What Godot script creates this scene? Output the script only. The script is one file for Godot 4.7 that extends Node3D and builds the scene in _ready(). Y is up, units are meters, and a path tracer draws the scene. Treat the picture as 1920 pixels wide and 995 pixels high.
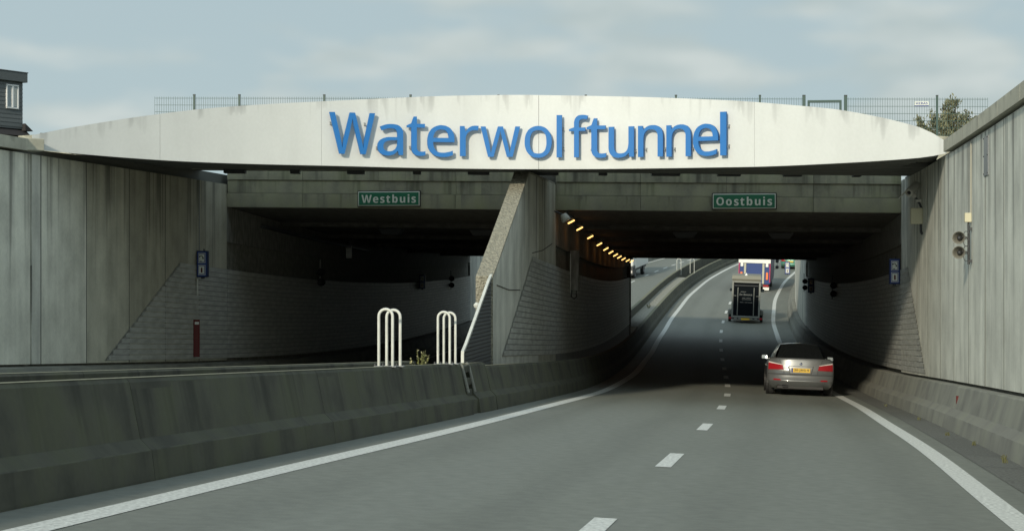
extends Node3D
# A road underpass seen along the carriageway. s = metres along the road, t = metres to the right of the lane divider, y = up.

const TAN_AT := [-90.0, 20.0, 33.0, 45.0, 60.0, 80.0, 100.0, 120.0, 140.0, 160.0, 180.0, 220.0, 300.0, 460.0]
const TAN := [0.158, 0.155, 0.146, 0.130, 0.112, 0.106, 0.116, 0.14, 0.172, 0.21, 0.26, 0.36, 0.5, 0.6]
const S0 := -90.0
const DS := 0.25
const WALL_L := -14.0      # faces of the two retaining walls
const WALL_R := 4.65
const IN := 49.8           # where the tunnel begins and ends
const OUT := 101.0
const TOP := 2.28          # top of the retaining walls
const GROUND := 2.22

var ax := PackedFloat32Array()
var ad := PackedFloat32Array()
var ath := PackedFloat32Array()
var rng := RandomNumberGenerator.new()
var M := {}

# ---------------------------------------------------------------- alignment
func lay_out_road() -> void:
	var n := int(520.0 / DS)
	var x := 0.0
	var d := 0.0
	for i in n:
		var s := S0 + i * DS
		var k := 0
		while k < TAN_AT.size() - 2 and s > TAN_AT[k + 1]:
			k += 1
		var f: float = clampf((s - TAN_AT[k]) / (TAN_AT[k + 1] - TAN_AT[k]), 0, 1)
		var th: float = atan(lerpf(TAN[k], TAN[k + 1], f))
		x += sin(th) * DS
		d += cos(th) * DS
		ax.append(x); ad.append(d); ath.append(th)
	var z := int((0.0 - S0) / DS)
	var x0 := ax[z] + 1.385
	var d0 := ad[z]
	for i in n:
		ax[i] -= x0; ad[i] -= d0

func at(a: PackedFloat32Array, s: float) -> float:
	var q := clampf((s - S0) / DS, 0, a.size() - 1.001)
	var i := int(q)
	return lerpf(a[i], a[i + 1], q - i)

func yprof(s: float) -> float:
	var dd := clampf(s - 45.0, 0, 85)
	var y := -1.3 - 0.0456 * s + 0.0006 * dd * dd + maxf(s - 130, 0) * 0.102
	if s > 206:
		var e := minf(s - 206, 30)
		y -= 0.00094 * e * e + maxf(s - 236, 0) * 0.0564
	return y

func east(s: float, t: float) -> float:      # height of the near carriageway
	return yprof(s) - 0.035 * (t - 1.4)

func west(s: float, t: float) -> float:
	return yprof(s) + 0.16 - 0.008 * absf(t + 9.5)

func soffit(s: float, t: float) -> float:
	var f := (s - IN) / (OUT - IN)
	return yprof(s) + lerpf(5.09, 4.58, f) - 0.0125 * (t + 4.8)

func W(s: float, t: float, y: float) -> Vector3:
	var th := at(ath, s)
	return Vector3(at(ax, s) + t * cos(th), y, -(at(ad, s) - t * sin(th)))

func frame(s: float, t: float, y: float, turn := 0.0) -> Transform3D:   # upright, facing back along the road
	var th := at(ath, s)
	var b := Basis(Vector3(cos(th), 0, sin(th)), Vector3.UP, Vector3(-sin(th), 0, cos(th)))
	return Transform3D(b * Basis(Vector3.UP, turn), W(s, t, y))

func on_road(s: float, t: float, carriageway: Callable) -> Transform3D:  # tilted with the road
	var f := (W(s + 1, t, carriageway.call(s + 1, t)) - W(s - 1, t, carriageway.call(s - 1, t))).normalized()
	var r := (W(s, t + 0.5, carriageway.call(s, t + 0.5)) - W(s, t - 0.5, carriageway.call(s, t - 0.5))).normalized()
	var up := r.cross(f).normalized()
	return Transform3D(Basis(f.cross(up).normalized(), up, -f), W(s, t, carriageway.call(s, t)))

# ---------------------------------------------------------------- mesh building
class MB:
	var st := SurfaceTool.new()
	var sm := -1
	var col := Color.WHITE
	func _init(smooth := false) -> void:
		st.begin(Mesh.PRIMITIVE_TRIANGLES)
		sm = 0 if smooth else -1
	func v(p: Vector3, uv: Vector2) -> void:
		st.set_smooth_group(sm); st.set_color(col); st.set_uv(uv); st.add_vertex(p)
	func tri(a: Vector3, b: Vector3, c: Vector3, ua := Vector2.ZERO, ub := Vector2.ZERO, uc := Vector2.ZERO) -> void:
		v(a, ua); v(b, ub); v(c, uc)
	func quad(a: Vector3, b: Vector3, c: Vector3, d: Vector3, ua := Vector2.ZERO, ub := Vector2.RIGHT, uc := Vector2.ONE, ud := Vector2.DOWN) -> void:
		tri(a, b, c, ua, ub, uc); tri(a, c, d, ua, uc, ud)
	func face(pts: Array, inside: Vector3, xf: Transform3D) -> void:   # convex polygon turned away from a point
		var n: Vector3 = (pts[1] - pts[0]).cross(pts[2] - pts[0])
		var mid := Vector3.ZERO
		for p in pts: mid += p
		mid /= pts.size()
		var q := pts.duplicate()
		if n.dot(mid - inside) > 0: q.reverse()
		n = n.abs()
		for k in range(1, q.size() - 1):
			var u := []
			for p in [q[0], q[k], q[k + 1]]:
				u.append(Vector2(p.z, -p.y) if n.x >= n.y and n.x >= n.z else (Vector2(p.x, p.z) if n.y >= n.z else Vector2(p.x, -p.y)))
			tri(xf * q[0], xf * q[k], xf * q[k + 1], u[0], u[1], u[2])
	func box(c: Vector3, size: Vector3, ch := 0.0, xf := Transform3D.IDENTITY) -> void:
		frustum(c, size, Vector2(size.x, size.z), ch, xf)
	func frustum(c: Vector3, size: Vector3, top: Vector2, ch := 0.0, xf := Transform3D.IDENTITY) -> void:
		var h := size * 0.5
		var P := func(sx: float, sy: float, sz: float, ax_: int) -> Vector3:   # the corner, pulled back along all axes but one
			var hx := lerpf(size.x, top.x, (sy + 1) / 2) / 2
			var hz := lerpf(size.z, top.y, (sy + 1) / 2) / 2
			var k := Vector3(ch, ch, ch); k[ax_] = 0
			return c + Vector3(sx * (hx - k.x), sy * (h.y - k.y), sz * (hz - k.z))
		for s in [-1.0, 1.0]:
			face([P.call(s, -1, -1, 0), P.call(s, 1, -1, 0), P.call(s, 1, 1, 0), P.call(s, -1, 1, 0)], c, xf)
			face([P.call(-1, s, -1, 1), P.call(1, s, -1, 1), P.call(1, s, 1, 1), P.call(-1, s, 1, 1)], c, xf)
			face([P.call(-1, -1, s, 2), P.call(1, -1, s, 2), P.call(1, 1, s, 2), P.call(-1, 1, s, 2)], c, xf)
		if ch > 0:
			for a in [-1.0, 1.0]:
				for b in [-1.0, 1.0]:
					face([P.call(a, b, -1, 0), P.call(a, b, 1, 0), P.call(a, b, 1, 1), P.call(a, b, -1, 1)], c, xf)
					face([P.call(a, -1, b, 0), P.call(a, 1, b, 0), P.call(a, 1, b, 2), P.call(a, -1, b, 2)], c, xf)
					face([P.call(-1, a, b, 1), P.call(1, a, b, 1), P.call(1, a, b, 2), P.call(-1, a, b, 2)], c, xf)
					for d in [-1.0, 1.0]:
						face([P.call(a, b, d, 0), P.call(a, b, d, 1), P.call(a, b, d, 2)], c, xf)
	func prism(poly: PackedVector2Array, z0: float, z1: float, xf := Transform3D.IDENTITY) -> void:
		var p := poly.duplicate()
		if Geometry2D.is_polygon_clockwise(p) : p.reverse()
		var area := 0.0
		for i in p.size(): area += p[i].cross(p[(i + 1) % p.size()])
		if area < 0: p.reverse()
		var t := Geometry2D.triangulate_polygon(p)
		for i in range(0, t.size(), 3):
			var a := p[t[i]]; var b := p[t[i + 1]]; var c := p[t[i + 2]]
			if (b - a).cross(c - a) < 0:
				var w := b; b = c; c = w
			tri(xf * Vector3(a.x, a.y, z1), xf * Vector3(c.x, c.y, z1), xf * Vector3(b.x, b.y, z1), a, c, b)
			tri(xf * Vector3(a.x, a.y, z0), xf * Vector3(b.x, b.y, z0), xf * Vector3(c.x, c.y, z0), a, b, c)
		for i in p.size():
			var a := p[i]; var b := p[(i + 1) % p.size()]
			var l := a.distance_to(b)
			quad(xf * Vector3(a.x, a.y, z1), xf * Vector3(b.x, b.y, z1), xf * Vector3(b.x, b.y, z0), xf * Vector3(a.x, a.y, z0), Vector2(0, z1), Vector2(l, z1), Vector2(l, z0), Vector2(0, z0))
	func tube(pts: Array, r: float, n := 10, caps := true) -> void:
		var keep := sm
		sm = 0
		var rings := []
		var side := Vector3.ZERO
		for i in pts.size():
			var dir: Vector3 = (pts[mini(i + 1, pts.size() - 1)] - pts[maxi(i - 1, 0)]).normalized()
			if side == Vector3.ZERO: side = dir.cross(Vector3.UP if absf(dir.y) < 0.9 else Vector3.RIGHT).normalized()
			side = (side - dir * side.dot(dir)).normalized()
			var o := dir.cross(side)
			var ring := []
			for k in n: ring.append(pts[i] + (side * cos(TAU * k / n) + o * sin(TAU * k / n)) * r)
			rings.append(ring)
		for i in pts.size() - 1:
			for k in n:
				var m := (k + 1) % n
				quad(rings[i][k], rings[i + 1][k], rings[i + 1][m], rings[i][m], Vector2(float(k) / n, i), Vector2(float(k) / n, i + 1), Vector2(float(k + 1) / n, i + 1), Vector2(float(k + 1) / n, i))
		if caps:
			sm = -1
			for k in range(1, n - 1):
				tri(rings[0][0], rings[0][k], rings[0][k + 1])
				tri(rings[-1][0], rings[-1][k + 1], rings[-1][k])
		sm = keep
	func lathe(prof: Array, xf: Transform3D, n := 20) -> void:           # prof: Vector2(radius, height), up the y axis
		for i in prof.size() - 1:
			for k in n:
				var q := []
				for e in [[i, k], [i + 1, k], [i + 1, k + 1], [i, k + 1]]:
					var a: float = TAU * (e[1] % n) / n
					q.append(xf * Vector3(prof[e[0]].x * cos(a), prof[e[0]].y, prof[e[0]].x * sin(a)))
				if prof[i].x > 1e-6: tri(q[0], q[3], q[1], Vector2(float(k) / n, prof[i].y), Vector2(float(k + 1) / n, prof[i].y), Vector2(float(k) / n, prof[i + 1].y))
				if prof[i + 1].x > 1e-6: tri(q[1], q[3], q[2], Vector2(float(k) / n, prof[i + 1].y), Vector2(float(k + 1) / n, prof[i].y), Vector2(float(k + 1) / n, prof[i + 1].y))
	func grid(rows: Array, uvs := false) -> void:                         # rows of points; clockwise when rows go up and points go right
		for i in rows.size() - 1:
			for k in rows[i].size() - 1:
				var a := Vector2(k, i) / Vector2(rows[i].size() - 1, rows.size() - 1)
				var e := Vector2(1, 1) / Vector2(rows[i].size() - 1, rows.size() - 1)
				quad(rows[i][k], rows[i + 1][k], rows[i + 1][k + 1], rows[i][k + 1], a, a + Vector2(0, e.y), a + e, a + Vector2(e.x, 0))
	func mesh(m: Material) -> ArrayMesh:
		st.generate_normals()
		st.set_material(m)
		return st.commit()

func steps(a: float, b: float, step: float) -> Array:
	var n := maxi(1, int(ceil((b - a) / step)))
	var out := []
	for i in n + 1: out.append(lerpf(a, b, float(i) / n))
	return out

# closed profile (t, y), counter-clockwise seen along the road, swept along s. UV in metres: u along, v = -y over the side faces
func sweep(mb: MB, ss: Array, prof: Callable, caps := true, uoff := 0.0, voff := INF) -> void:
	var last := []
	var lastp: PackedVector2Array
	for i in ss.size():
		var s: float = ss[i]
		var p: PackedVector2Array = prof.call(s)
		var pts := []
		for q in p: pts.append(W(s, q.x, q.y))
		if i > 0:
			for k in p.size():
				var m := (k + 1) % p.size()
				var s0: float = ss[i - 1]
				var fl := absf(p[m].y - p[k].y) < absf(p[m].x - p[k].x)
				var va := (p[k].x if fl else (voff if voff != INF else 0.0) - p[k].y)
				var vb := (p[m].x if fl else (voff if voff != INF else 0.0) - p[m].y)
				mb.quad(last[k], last[m], pts[m], pts[k], Vector2(s0 + uoff, va), Vector2(s0 + uoff, vb), Vector2(s + uoff, vb), Vector2(s + uoff, va))
		if caps and (i == 0 or i == ss.size() - 1):
			var t := Geometry2D.triangulate_polygon(p)
			for k in range(0, t.size(), 3):
				var a := p[t[k]]; var b := p[t[k + 1]]; var c := p[t[k + 2]]
				if (b - a).cross(c - a) < 0:
					var w := b; b = c; c = w
				if i > 0:
					var w := b; b = c; c = w
				mb.tri(W(s, a.x, a.y), W(s, c.x, c.y), W(s, b.x, b.y), Vector2(a.x, -a.y), Vector2(c.x, -c.y), Vector2(b.x, -b.y))
		last = pts
		lastp = p

# open sheet (points left to right, t and y), facing up
func sheet(mb: MB, ss: Array, prof: Callable) -> void:
	var rows := []
	for s in ss:
		var r := []
		for q in prof.call(s): r.append(W(s, q.x, q.y))
		rows.append(r)
	mb.grid(rows)

# ---------------------------------------------------------------- nodes
func numbered(parent: Node, called: String) -> String:
	if not parent.has_node(called): return called
	var k := 1
	while parent.has_node("%s_%03d" % [called, k]): k += 1
	return "%s_%03d" % [called, k]

func tag(o: Node, label: String, category := "", group := "", kind := "") -> Node:
	if label: o.set_meta("label", label)
	if category: o.set_meta("category", category)
	if group: o.set_meta("group", group)
	if kind: o.set_meta("kind", kind)
	return o

func thing(called: String, label: String, category: String, xf := Transform3D.IDENTITY, group := "") -> Node3D:
	var o := Node3D.new()
	o.name = numbered(self, called)
	add_child(o, true)
	o.transform = xf
	tag(o, label, category, group)
	return o

func world_of(o: Node) -> Transform3D:
	var xf := Transform3D.IDENTITY
	while o is Node3D and o != self:
		xf = (o as Node3D).transform * xf
		o = o.get_parent()
	return xf

func put(parent: Node, called: String, mesh: Mesh, xf := Transform3D.IDENTITY) -> MeshInstance3D:
	var o := MeshInstance3D.new()
	o.name = numbered(parent, called)
	o.mesh = mesh
	parent.add_child(o, true)
	o.transform = xf
	return o

func part(parent: Node, called: String, mb: MB, m: Material) -> MeshInstance3D:       # built in the thing's own axes
	return put(parent, called, mb.mesh(m))

func wpart(parent: Node, called: String, mb: MB, m: Material) -> MeshInstance3D:      # built in world coordinates
	return put(parent, called, mb.mesh(m), world_of(parent).affine_inverse())

func structure(called: String, mb: MB, m: Material, label: String) -> MeshInstance3D:
	var o := put(self, called, mb.mesh(m))
	tag(o, label, "", "", "structure")
	return o

# ---------------------------------------------------------------- materials
func lin(r: float, g := -1.0, b := -1.0) -> Color:
	return (Color(r, r, r) if g < 0 else Color(r, g, b)).linear_to_srgb()

func mat(called: String, c: Color, rough := 0.8, metal := 0.0) -> StandardMaterial3D:
	var m := StandardMaterial3D.new()
	m.albedo_color = c
	m.roughness = rough
	m.metallic = metal
	m.cull_mode = BaseMaterial3D.CULL_DISABLED
	m.resource_name = called
	M[called] = m
	return m

func noise(seed_: int, freq: float, oct := 4, kind := FastNoiseLite.TYPE_SIMPLEX_SMOOTH) -> FastNoiseLite:
	var n := FastNoiseLite.new()
	n.seed = seed_
	n.frequency = freq
	n.noise_type = kind
	n.fractal_type = FastNoiseLite.FRACTAL_FBM if oct > 1 else FastNoiseLite.FRACTAL_NONE
	n.fractal_octaves = maxi(oct, 1)
	return n

func paint(w: int, h: int, f: Callable) -> ImageTexture:      # f(x, y in pixels) -> linear colour
	var im := Image.create(w, h, true, Image.FORMAT_RGB8)
	for y in h:
		for x in w:
			im.set_pixel(x, y, (f.call(x, y) as Color).linear_to_srgb())
	im.generate_mipmaps()
	return ImageTexture.create_from_image(im)

func grain(seed_: int, freq: float, lo: float, hi: float, oct := 5) -> NoiseTexture2D:
	var t := NoiseTexture2D.new()
	t.width = 512; t.height = 512; t.seamless = true
	t.noise = noise(seed_, freq, oct)
	var g := Gradient.new()
	g.set_color(0, Color(lo, lo, lo)); g.set_color(1, Color(hi, hi, hi))
	t.color_ramp = g
	return t

func bumps(seed_: int, freq: float, strength: float) -> NoiseTexture2D:
	var t := NoiseTexture2D.new()
	t.width = 512; t.height = 512; t.seamless = true; t.as_normal_map = true; t.bump_strength = strength
	t.noise = noise(seed_, freq, 4)
	return t

func tri_mat(called: String, c: Color, rough: float, tex: Texture2D, size: Vector3, bump: Texture2D = null, amount := 0.5) -> StandardMaterial3D:
	var m := mat(called, c, rough)
	m.albedo_texture = tex
	m.uv1_triplanar = true
	m.uv1_world_triplanar = true
	m.uv1_scale = Vector3(1.0 / size.x, 1.0 / size.y, 1.0 / size.z)
	if bump:
		m.normal_enabled = true
		m.normal_texture = bump
		m.normal_scale = amount
	return m

func uv_mat(called: String, c: Color, rough: float, tex: Texture2D, wide: float, high: float) -> StandardMaterial3D:
	var m := mat(called, c, rough)
	m.albedo_texture = tex
	m.uv1_scale = Vector3(1.0 / wide, 1.0 / high, 1)
	return m

# water-streaked concrete: w x h pixels for wide x high metres; dark runs start at the top edge
func streaked(w: int, h: int, seed_: int, wide: float, high: float, base: Color, runs: float, reach: float, blotch: float, moss := 0.0, fine_by := 0.10) -> ImageTexture:
	var n1 := noise(seed_, 1.0, 4)
	var n2 := noise(seed_ + 1, 1.0, 3)
	var n3 := noise(seed_ + 2, 1.0, 5)
	var run_of := PackedFloat32Array()
	var run_len := PackedFloat32Array()
	for x in w:
		var u := x * wide / w
		run_of.append(clampf(n1.get_noise_2d(u * 1.7, 3.0) * 2.2 + n2.get_noise_2d(u * 7.0, 9.0) * 0.9 - 0.04, 0, 1))
		run_len.append(reach * (0.35 + 0.9 * absf(n2.get_noise_2d(u * 2.3, 40.0)) * 2.0))
	return paint(w, h, func(x: int, y: int) -> Color:
		var u: float = x * wide / w
		var v: float = y * high / h
		var fine := n1.get_noise_2d(u * 3.2, v * 0.25)
		var wide_streak := n2.get_noise_2d(u * 1.1 + 50.0, v * 0.1)
		var spot := n3.get_noise_2d(u * 0.9, v * 0.9)
		var speck := n3.get_noise_2d(u * 14.0, v * 9.0)
		var f := 1.0 + fine_by * fine + 2.2 * fine_by * wide_streak + blotch * spot + (0.02 + 0.8 * fine_by) * speck
		var d: float = clampf(1.0 - v / maxf(run_len[x], 0.05), 0, 1)
		f *= 1.0 - runs * run_of[x] * sqrt(d)
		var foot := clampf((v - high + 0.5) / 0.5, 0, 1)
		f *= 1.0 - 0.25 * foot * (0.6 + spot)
		var c := base * maxf(f, 0.12)
		if moss > 0:
			c = c.lerp(Color(base.r * 0.75, base.g * 0.85, base.b * 0.45), clampf(moss * (0.35 + spot * 1.4 + 0.5 * fine), 0, 0.8))
		return c)

func make_materials() -> void:
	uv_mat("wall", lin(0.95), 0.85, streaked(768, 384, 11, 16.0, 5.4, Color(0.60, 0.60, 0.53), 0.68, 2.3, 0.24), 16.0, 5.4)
	uv_mat("wall_b", lin(0.83), 0.85, (M.wall as StandardMaterial3D).albedo_texture, 16.0, 5.4)
	uv_mat("wall_r", lin(0.9), 0.85, (M.wall as StandardMaterial3D).albedo_texture, 16.0, 5.4)
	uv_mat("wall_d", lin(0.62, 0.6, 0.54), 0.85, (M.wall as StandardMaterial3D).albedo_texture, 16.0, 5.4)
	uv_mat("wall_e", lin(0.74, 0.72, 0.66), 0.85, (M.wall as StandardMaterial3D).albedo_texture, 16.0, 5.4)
	uv_mat("wall_c", lin(1.0, 0.99, 0.96), 0.85, (M.wall as StandardMaterial3D).albedo_texture, 16.0, 5.4)
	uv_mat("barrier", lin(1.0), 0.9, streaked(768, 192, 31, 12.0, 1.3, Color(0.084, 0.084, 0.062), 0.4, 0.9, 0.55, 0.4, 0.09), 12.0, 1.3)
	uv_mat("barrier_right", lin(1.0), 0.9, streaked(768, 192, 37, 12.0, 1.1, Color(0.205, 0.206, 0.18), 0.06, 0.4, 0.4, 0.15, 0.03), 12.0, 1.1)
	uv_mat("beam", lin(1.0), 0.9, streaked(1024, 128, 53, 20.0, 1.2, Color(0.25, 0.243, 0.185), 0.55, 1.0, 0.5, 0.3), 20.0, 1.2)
	uv_mat("fascia", lin(1.0), 0.5, streaked(1024, 160, 71, 20.0, 2.0, Color(0.565, 0.58, 0.572), 0.3, 0.4, 0.03, 0.0, 0.02), 20.0, 2.0)
	uv_mat("coping", lin(1.0), 0.9, streaked(512, 64, 83, 12.0, 0.4, Color(0.42, 0.41, 0.335), 0.35, 0.15, 0.25), 12.0, 0.4)
	var g1 := grain(3, 0.02, 0.72, 1.0)
	var g2 := grain(4, 0.05, 0.55, 1.0)
	var b1 := bumps(5, 0.08, 6.0)
	tri_mat("body_concrete", lin(0.27, 0.27, 0.235), 0.9, g1, Vector3(3, 3, 3), b1, 0.4)
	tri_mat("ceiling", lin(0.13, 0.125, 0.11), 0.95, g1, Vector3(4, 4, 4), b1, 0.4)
	tri_mat("rough", lin(0.37, 0.35, 0.275), 0.95, grain(16, 0.03, 0.72, 1.0), Vector3(2.3, 2.3, 2.3), bumps(6, 0.06, 14.0), 1.0)
	tri_mat("asphalt", lin(0.192, 0.202, 0.174), 0.75, grain(13, 0.02, 0.87, 1.0), Vector3(2.2, 2.2, 2.2), bumps(7, 0.12, 8.0), 0.08).vertex_color_use_as_albedo = true
	tri_mat("paint", lin(0.85, 0.86, 0.81), 0.7, grain(8, 0.03, 0.7, 1.0), Vector3(0.8, 0.8, 0.8))
	tri_mat("fill", lin(0.36, 0.35, 0.29), 0.95, g1, Vector3(2, 2, 2))
	tri_mat("soil", lin(0.11, 0.10, 0.075), 1.0, g2, Vector3(1, 1, 1))
	tri_mat("turf", lin(0.07, 0.09, 0.035), 1.0, g2, Vector3(3, 3, 3))
	tri_mat("cladding", lin(0.52, 0.53, 0.49), 0.55, grain(9, 0.012, 0.8, 1.0), Vector3(5, 1.2, 5))
	tri_mat("cladding_b", lin(0.50, 0.51, 0.475), 0.55, grain(10, 0.012, 0.78, 1.0), Vector3(5, 1.2, 5))
	tri_mat("strip", lin(0.3, 0.3, 0.275), 0.85, grain(12, 0.02, 0.65, 1.0), Vector3(2, 6, 2))
	tri_mat("coping_plain", lin(0.42, 0.41, 0.33), 0.85, g1, Vector3(2, 2, 2))
	tri_mat("gutter", lin(0.185, 0.19, 0.17), 0.9, g2, Vector3(1.4, 1.4, 1.4))
	tri_mat("gutter_b", lin(0.165, 0.17, 0.152), 0.9, g2, Vector3(1.1, 1.1, 1.1))
	mat("joint", lin(0.03), 0.95)
	mat("blue_letter", Color(0.10, 0.41, 0.68), 0.65)
	mat("steel", lin(0.42, 0.43, 0.43), 0.4, 0.7)
	mat("dark_steel", lin(0.05, 0.052, 0.055), 0.5, 0.4)
	tri_mat("galvanised", lin(0.36, 0.38, 0.39), 0.55, g2, Vector3(0.4, 0.4, 0.4))
	mat("girder", lin(0.11, 0.115, 0.105), 0.7)
	tri_mat("hoop_white", lin(0.66, 0.67, 0.62), 0.45, grain(14, 0.01, 0.85, 1.0), Vector3(1.5, 1.5, 1.5))
	mat("screen", lin(0.13, 0.14, 0.145), 0.6, 0.3)
	mat("sign_green", Color(0.09, 0.40, 0.29), 0.45)
	mat("sign_white", lin(0.62, 0.64, 0.58), 0.5)
	mat("sign_blue", Color(0.06, 0.20, 0.50), 0.4)
	mat("sign_frame", Color(0.06, 0.15, 0.32), 0.5)
	mat("red", Color(0.34, 0.075, 0.07), 0.7)
	mat("black", lin(0.015), 0.6)
	mat("rubber", lin(0.02), 0.9)
	mat("cream", lin(0.52, 0.49, 0.35), 0.6)
	mat("pipe", lin(0.36, 0.35, 0.29), 0.7)
	mat("pale_box", lin(0.5, 0.5, 0.47), 0.6)
	mat("horn", lin(0.5, 0.49, 0.44), 0.5)
	mat("horn_dark", lin(0.2, 0.195, 0.165), 0.6)
	tri_mat("barrier_top_lit", lin(0.30, 0.30, 0.20), 0.95, grain(17, 0.04, 0.55, 1.0), Vector3(1.6, 1.6, 1.6))  # paler than the barrier faces: sunlit tops and thinner grime put in the colour
	mat("joint_grey", lin(0.11, 0.11, 0.095), 0.95)
	mat("groove", lin(0.28), 0.95)
	mat("fence_green", Color(0.16, 0.29, 0.27), 0.5)
	mat("post_green", Color(0.16, 0.27, 0.25), 0.5)

# ---------------------------------------------------------------- camera, sky, sun
func light_and_camera() -> void:
	var cam := Camera3D.new()
	cam.name = "camera"
	cam.fov = rad_to_deg(2.0 * atan(497.5 / 3400.0))
	cam.near = 0.1
	cam.far = 6000
	add_child(cam)
	var env := Environment.new()
	env.background_mode = Environment.BG_SKY
	env.tonemap_mode = Environment.TONE_MAPPER_LINEAR
	env.tonemap_exposure = 1.0
	env.sdfgi_enabled = true
	env.ssao_enabled = true
	env.ssil_enabled = true
	env.ambient_light_source = Environment.AMBIENT_SOURCE_SKY
	var sky := Sky.new()
	var pan := PanoramaSkyMaterial.new()
	pan.panorama = sky_picture()
	sky.sky_material = pan
	env.sky = sky
	var we := WorldEnvironment.new()
	we.name = "world_environment"
	we.environment = env
	add_child(we)
	var sun := DirectionalLight3D.new()
	sun.name = "sun"
	sun.light_color = Color(1.0, 0.955, 0.86)
	sun.light_energy = 1.05
	sun.light_angular_distance = 3.5
	sun.shadow_enabled = true
	sun.look_at_from_position(Vector3.ZERO, Vector3(1.0, -1.0, -2.6))
	add_child(sun)

func sky_picture() -> ImageTexture:      # air and thin broken cloud over the whole dome
	var w := 2048
	var h := 1024
	var im := Image.create(w, h, false, Image.FORMAT_RGBF)
	var n := noise(21, 1.0, 5)
	var n2 := noise(22, 1.0, 3)
	for y in h:
		var el := PI * (0.5 - (y + 0.5) / h)
		if el < -0.02:
			im.fill_rect(Rect2i(0, y, w, h - y), Color(0.2, 0.21, 0.2))
			break
		var up := sin(el)
		var air := Color(0.492, 0.60, 0.60).lerp(Color(0.33, 0.46, 0.58), pow(clampf(up, 0, 1), 0.55))
		var ce := cos(el)
		for x in w:
			var az := TAU * (x + 0.5) / w
			var dx := sin(az) * ce
			var dz := -cos(az) * ce
			var lift := 1.0 / (up + 0.25)
			var q := n.get_noise_3d(dx * lift * 2.6, up * 17.0, dz * lift * 2.6)
			var big := n2.get_noise_3d(dx * 3.0 + 9.0, up * 9.0, dz * 3.0)
			var cover := clampf((q * 1.25 + 0.55 * big + 0.14) * 2.1, 0, 1)
			var shade := clampf(0.42 + n.get_noise_3d(dx * lift * 5.0 + 7.0, up * 30.0, dz * lift * 5.0) * 1.1 + q * 0.5, 0, 1)
			var cloud := Color(0.48, 0.55, 0.535).lerp(Color(0.68, 0.72, 0.68), shade)
			var glare := 1.0 + 1.5 * pow(maxf(0.0, (-dx + up + 2.6 * dz) / 2.96), 2.0)      # thin cloud brightens towards the sun
			var c := air.lerp(cloud, cover * 0.62)
			im.set_pixel(x, y, Color(c.r * (glare * 1.06 - 0.06), c.g * glare, c.b * (glare * 0.86 + 0.14)))
	return ImageTexture.create_from_image(im)

# ---------------------------------------------------------------- ground and roads
func tyre_tone(t: float, s: float, n: FastNoiseLite) -> Color:
	var f := 1.0
	for c in [-2.5, -0.85, 0.85, 2.5]:
		f -= 0.13 * exp(-pow((t - c) / 0.32, 2))
	f += 0.10 * exp(-pow((absf(t) - 1.65) / 0.35, 2))
	if absf(t) > 3.3: f *= 0.92 + 0.14 * n.get_noise_2d(s * 0.6, t * 4.0)
	f *= 1.0 + 0.10 * n.get_noise_2d(s * 0.12, t * 1.3)
	return Color(f, f, f * 0.99)

func build_ground() -> void:
	var n := noise(91, 1.0, 3)
	var ts := []
	for i in 41: ts.append(lerpf(-4.05, 4.3, i / 40.0))
	var mb := MB.new()
	mb.sm = 0
	var rows := []
	var ss := steps(-80, 250, 1.0)
	for s in ss:
		var r := []
		for t in ts: r.append(W(s, t, east(s, t)))
		rows.append(r)
	for i in rows.size() - 1:
		for k in ts.size() - 1:
			var q := [[i, k], [i + 1, k], [i + 1, k + 1], [i, k], [i + 1, k + 1], [i, k + 1]]
			for e in q:
				mb.col = tyre_tone(ts[e[1]], ss[e[0]], n)
				mb.v(rows[e[0]][e[1]], Vector2.ZERO)
	structure("road", mb, M.asphalt, "grey asphalt carriageway that dips through the right-hand tube")
	var mw := MB.new()
	mw.sm = 0
	sheet(mw, ss, func(s): return PackedVector2Array([Vector2(-13.6, west(s, -13.6)), Vector2(-9.5, west(s, -9.5)), Vector2(-5.2, west(s, -5.2))]))
	structure("opposite_road", mw, M.asphalt, "grey asphalt carriageway that dips through the left-hand tube")
	# land on both sides, up to the horizon
	var far := 3000.0
	for side in [-1.0, 1.0]:
		var poly := PackedVector2Array()
		var edge: float = WALL_L - 0.35 if side < 0 else WALL_R + 0.35
		var mid_t := -4.7
		var a := W(-79, mid_t, 0)
		var b := W(244, mid_t, 0)
		poly.append(Vector2(a.x, far))
		for s in steps(-79, 244, 3.0):
			var p := W(s, edge, 0)
			poly.append(Vector2(p.x, p.z))
		poly.append(Vector2(b.x, -far))
		poly.append(Vector2(side * far, -far))
		poly.append(Vector2(side * far, far))
		var t := Geometry2D.triangulate_polygon(poly)
		var g := MB.new()
		for i in range(0, t.size(), 3):
			var p := poly[t[i]]; var q := poly[t[i + 1]]; var r := poly[t[i + 2]]
			if (q - p).cross(r - p) < 0:
				var w := q; q = r; r = w
			g.tri(Vector3(p.x, GROUND, p.y), Vector3(q.x, GROUND, q.y), Vector3(r.x, GROUND, r.y))
		structure("ground", g, M.turf, "grass-covered land on one side of the sunken road")

func strip(mb: MB, a: float, b: float, t: float, half: float, lift: float, height: Callable, wob := 0.0) -> void:
	var rows := []
	for s in steps(a, b, 1.0):
		var o := wob * sin(s * 0.31) * 0.02
		rows.append([W(s, t - half + o, height.call(s, t - half) + lift), W(s, t + half + o, height.call(s, t + half) + lift)])
	mb.grid(rows)

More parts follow.
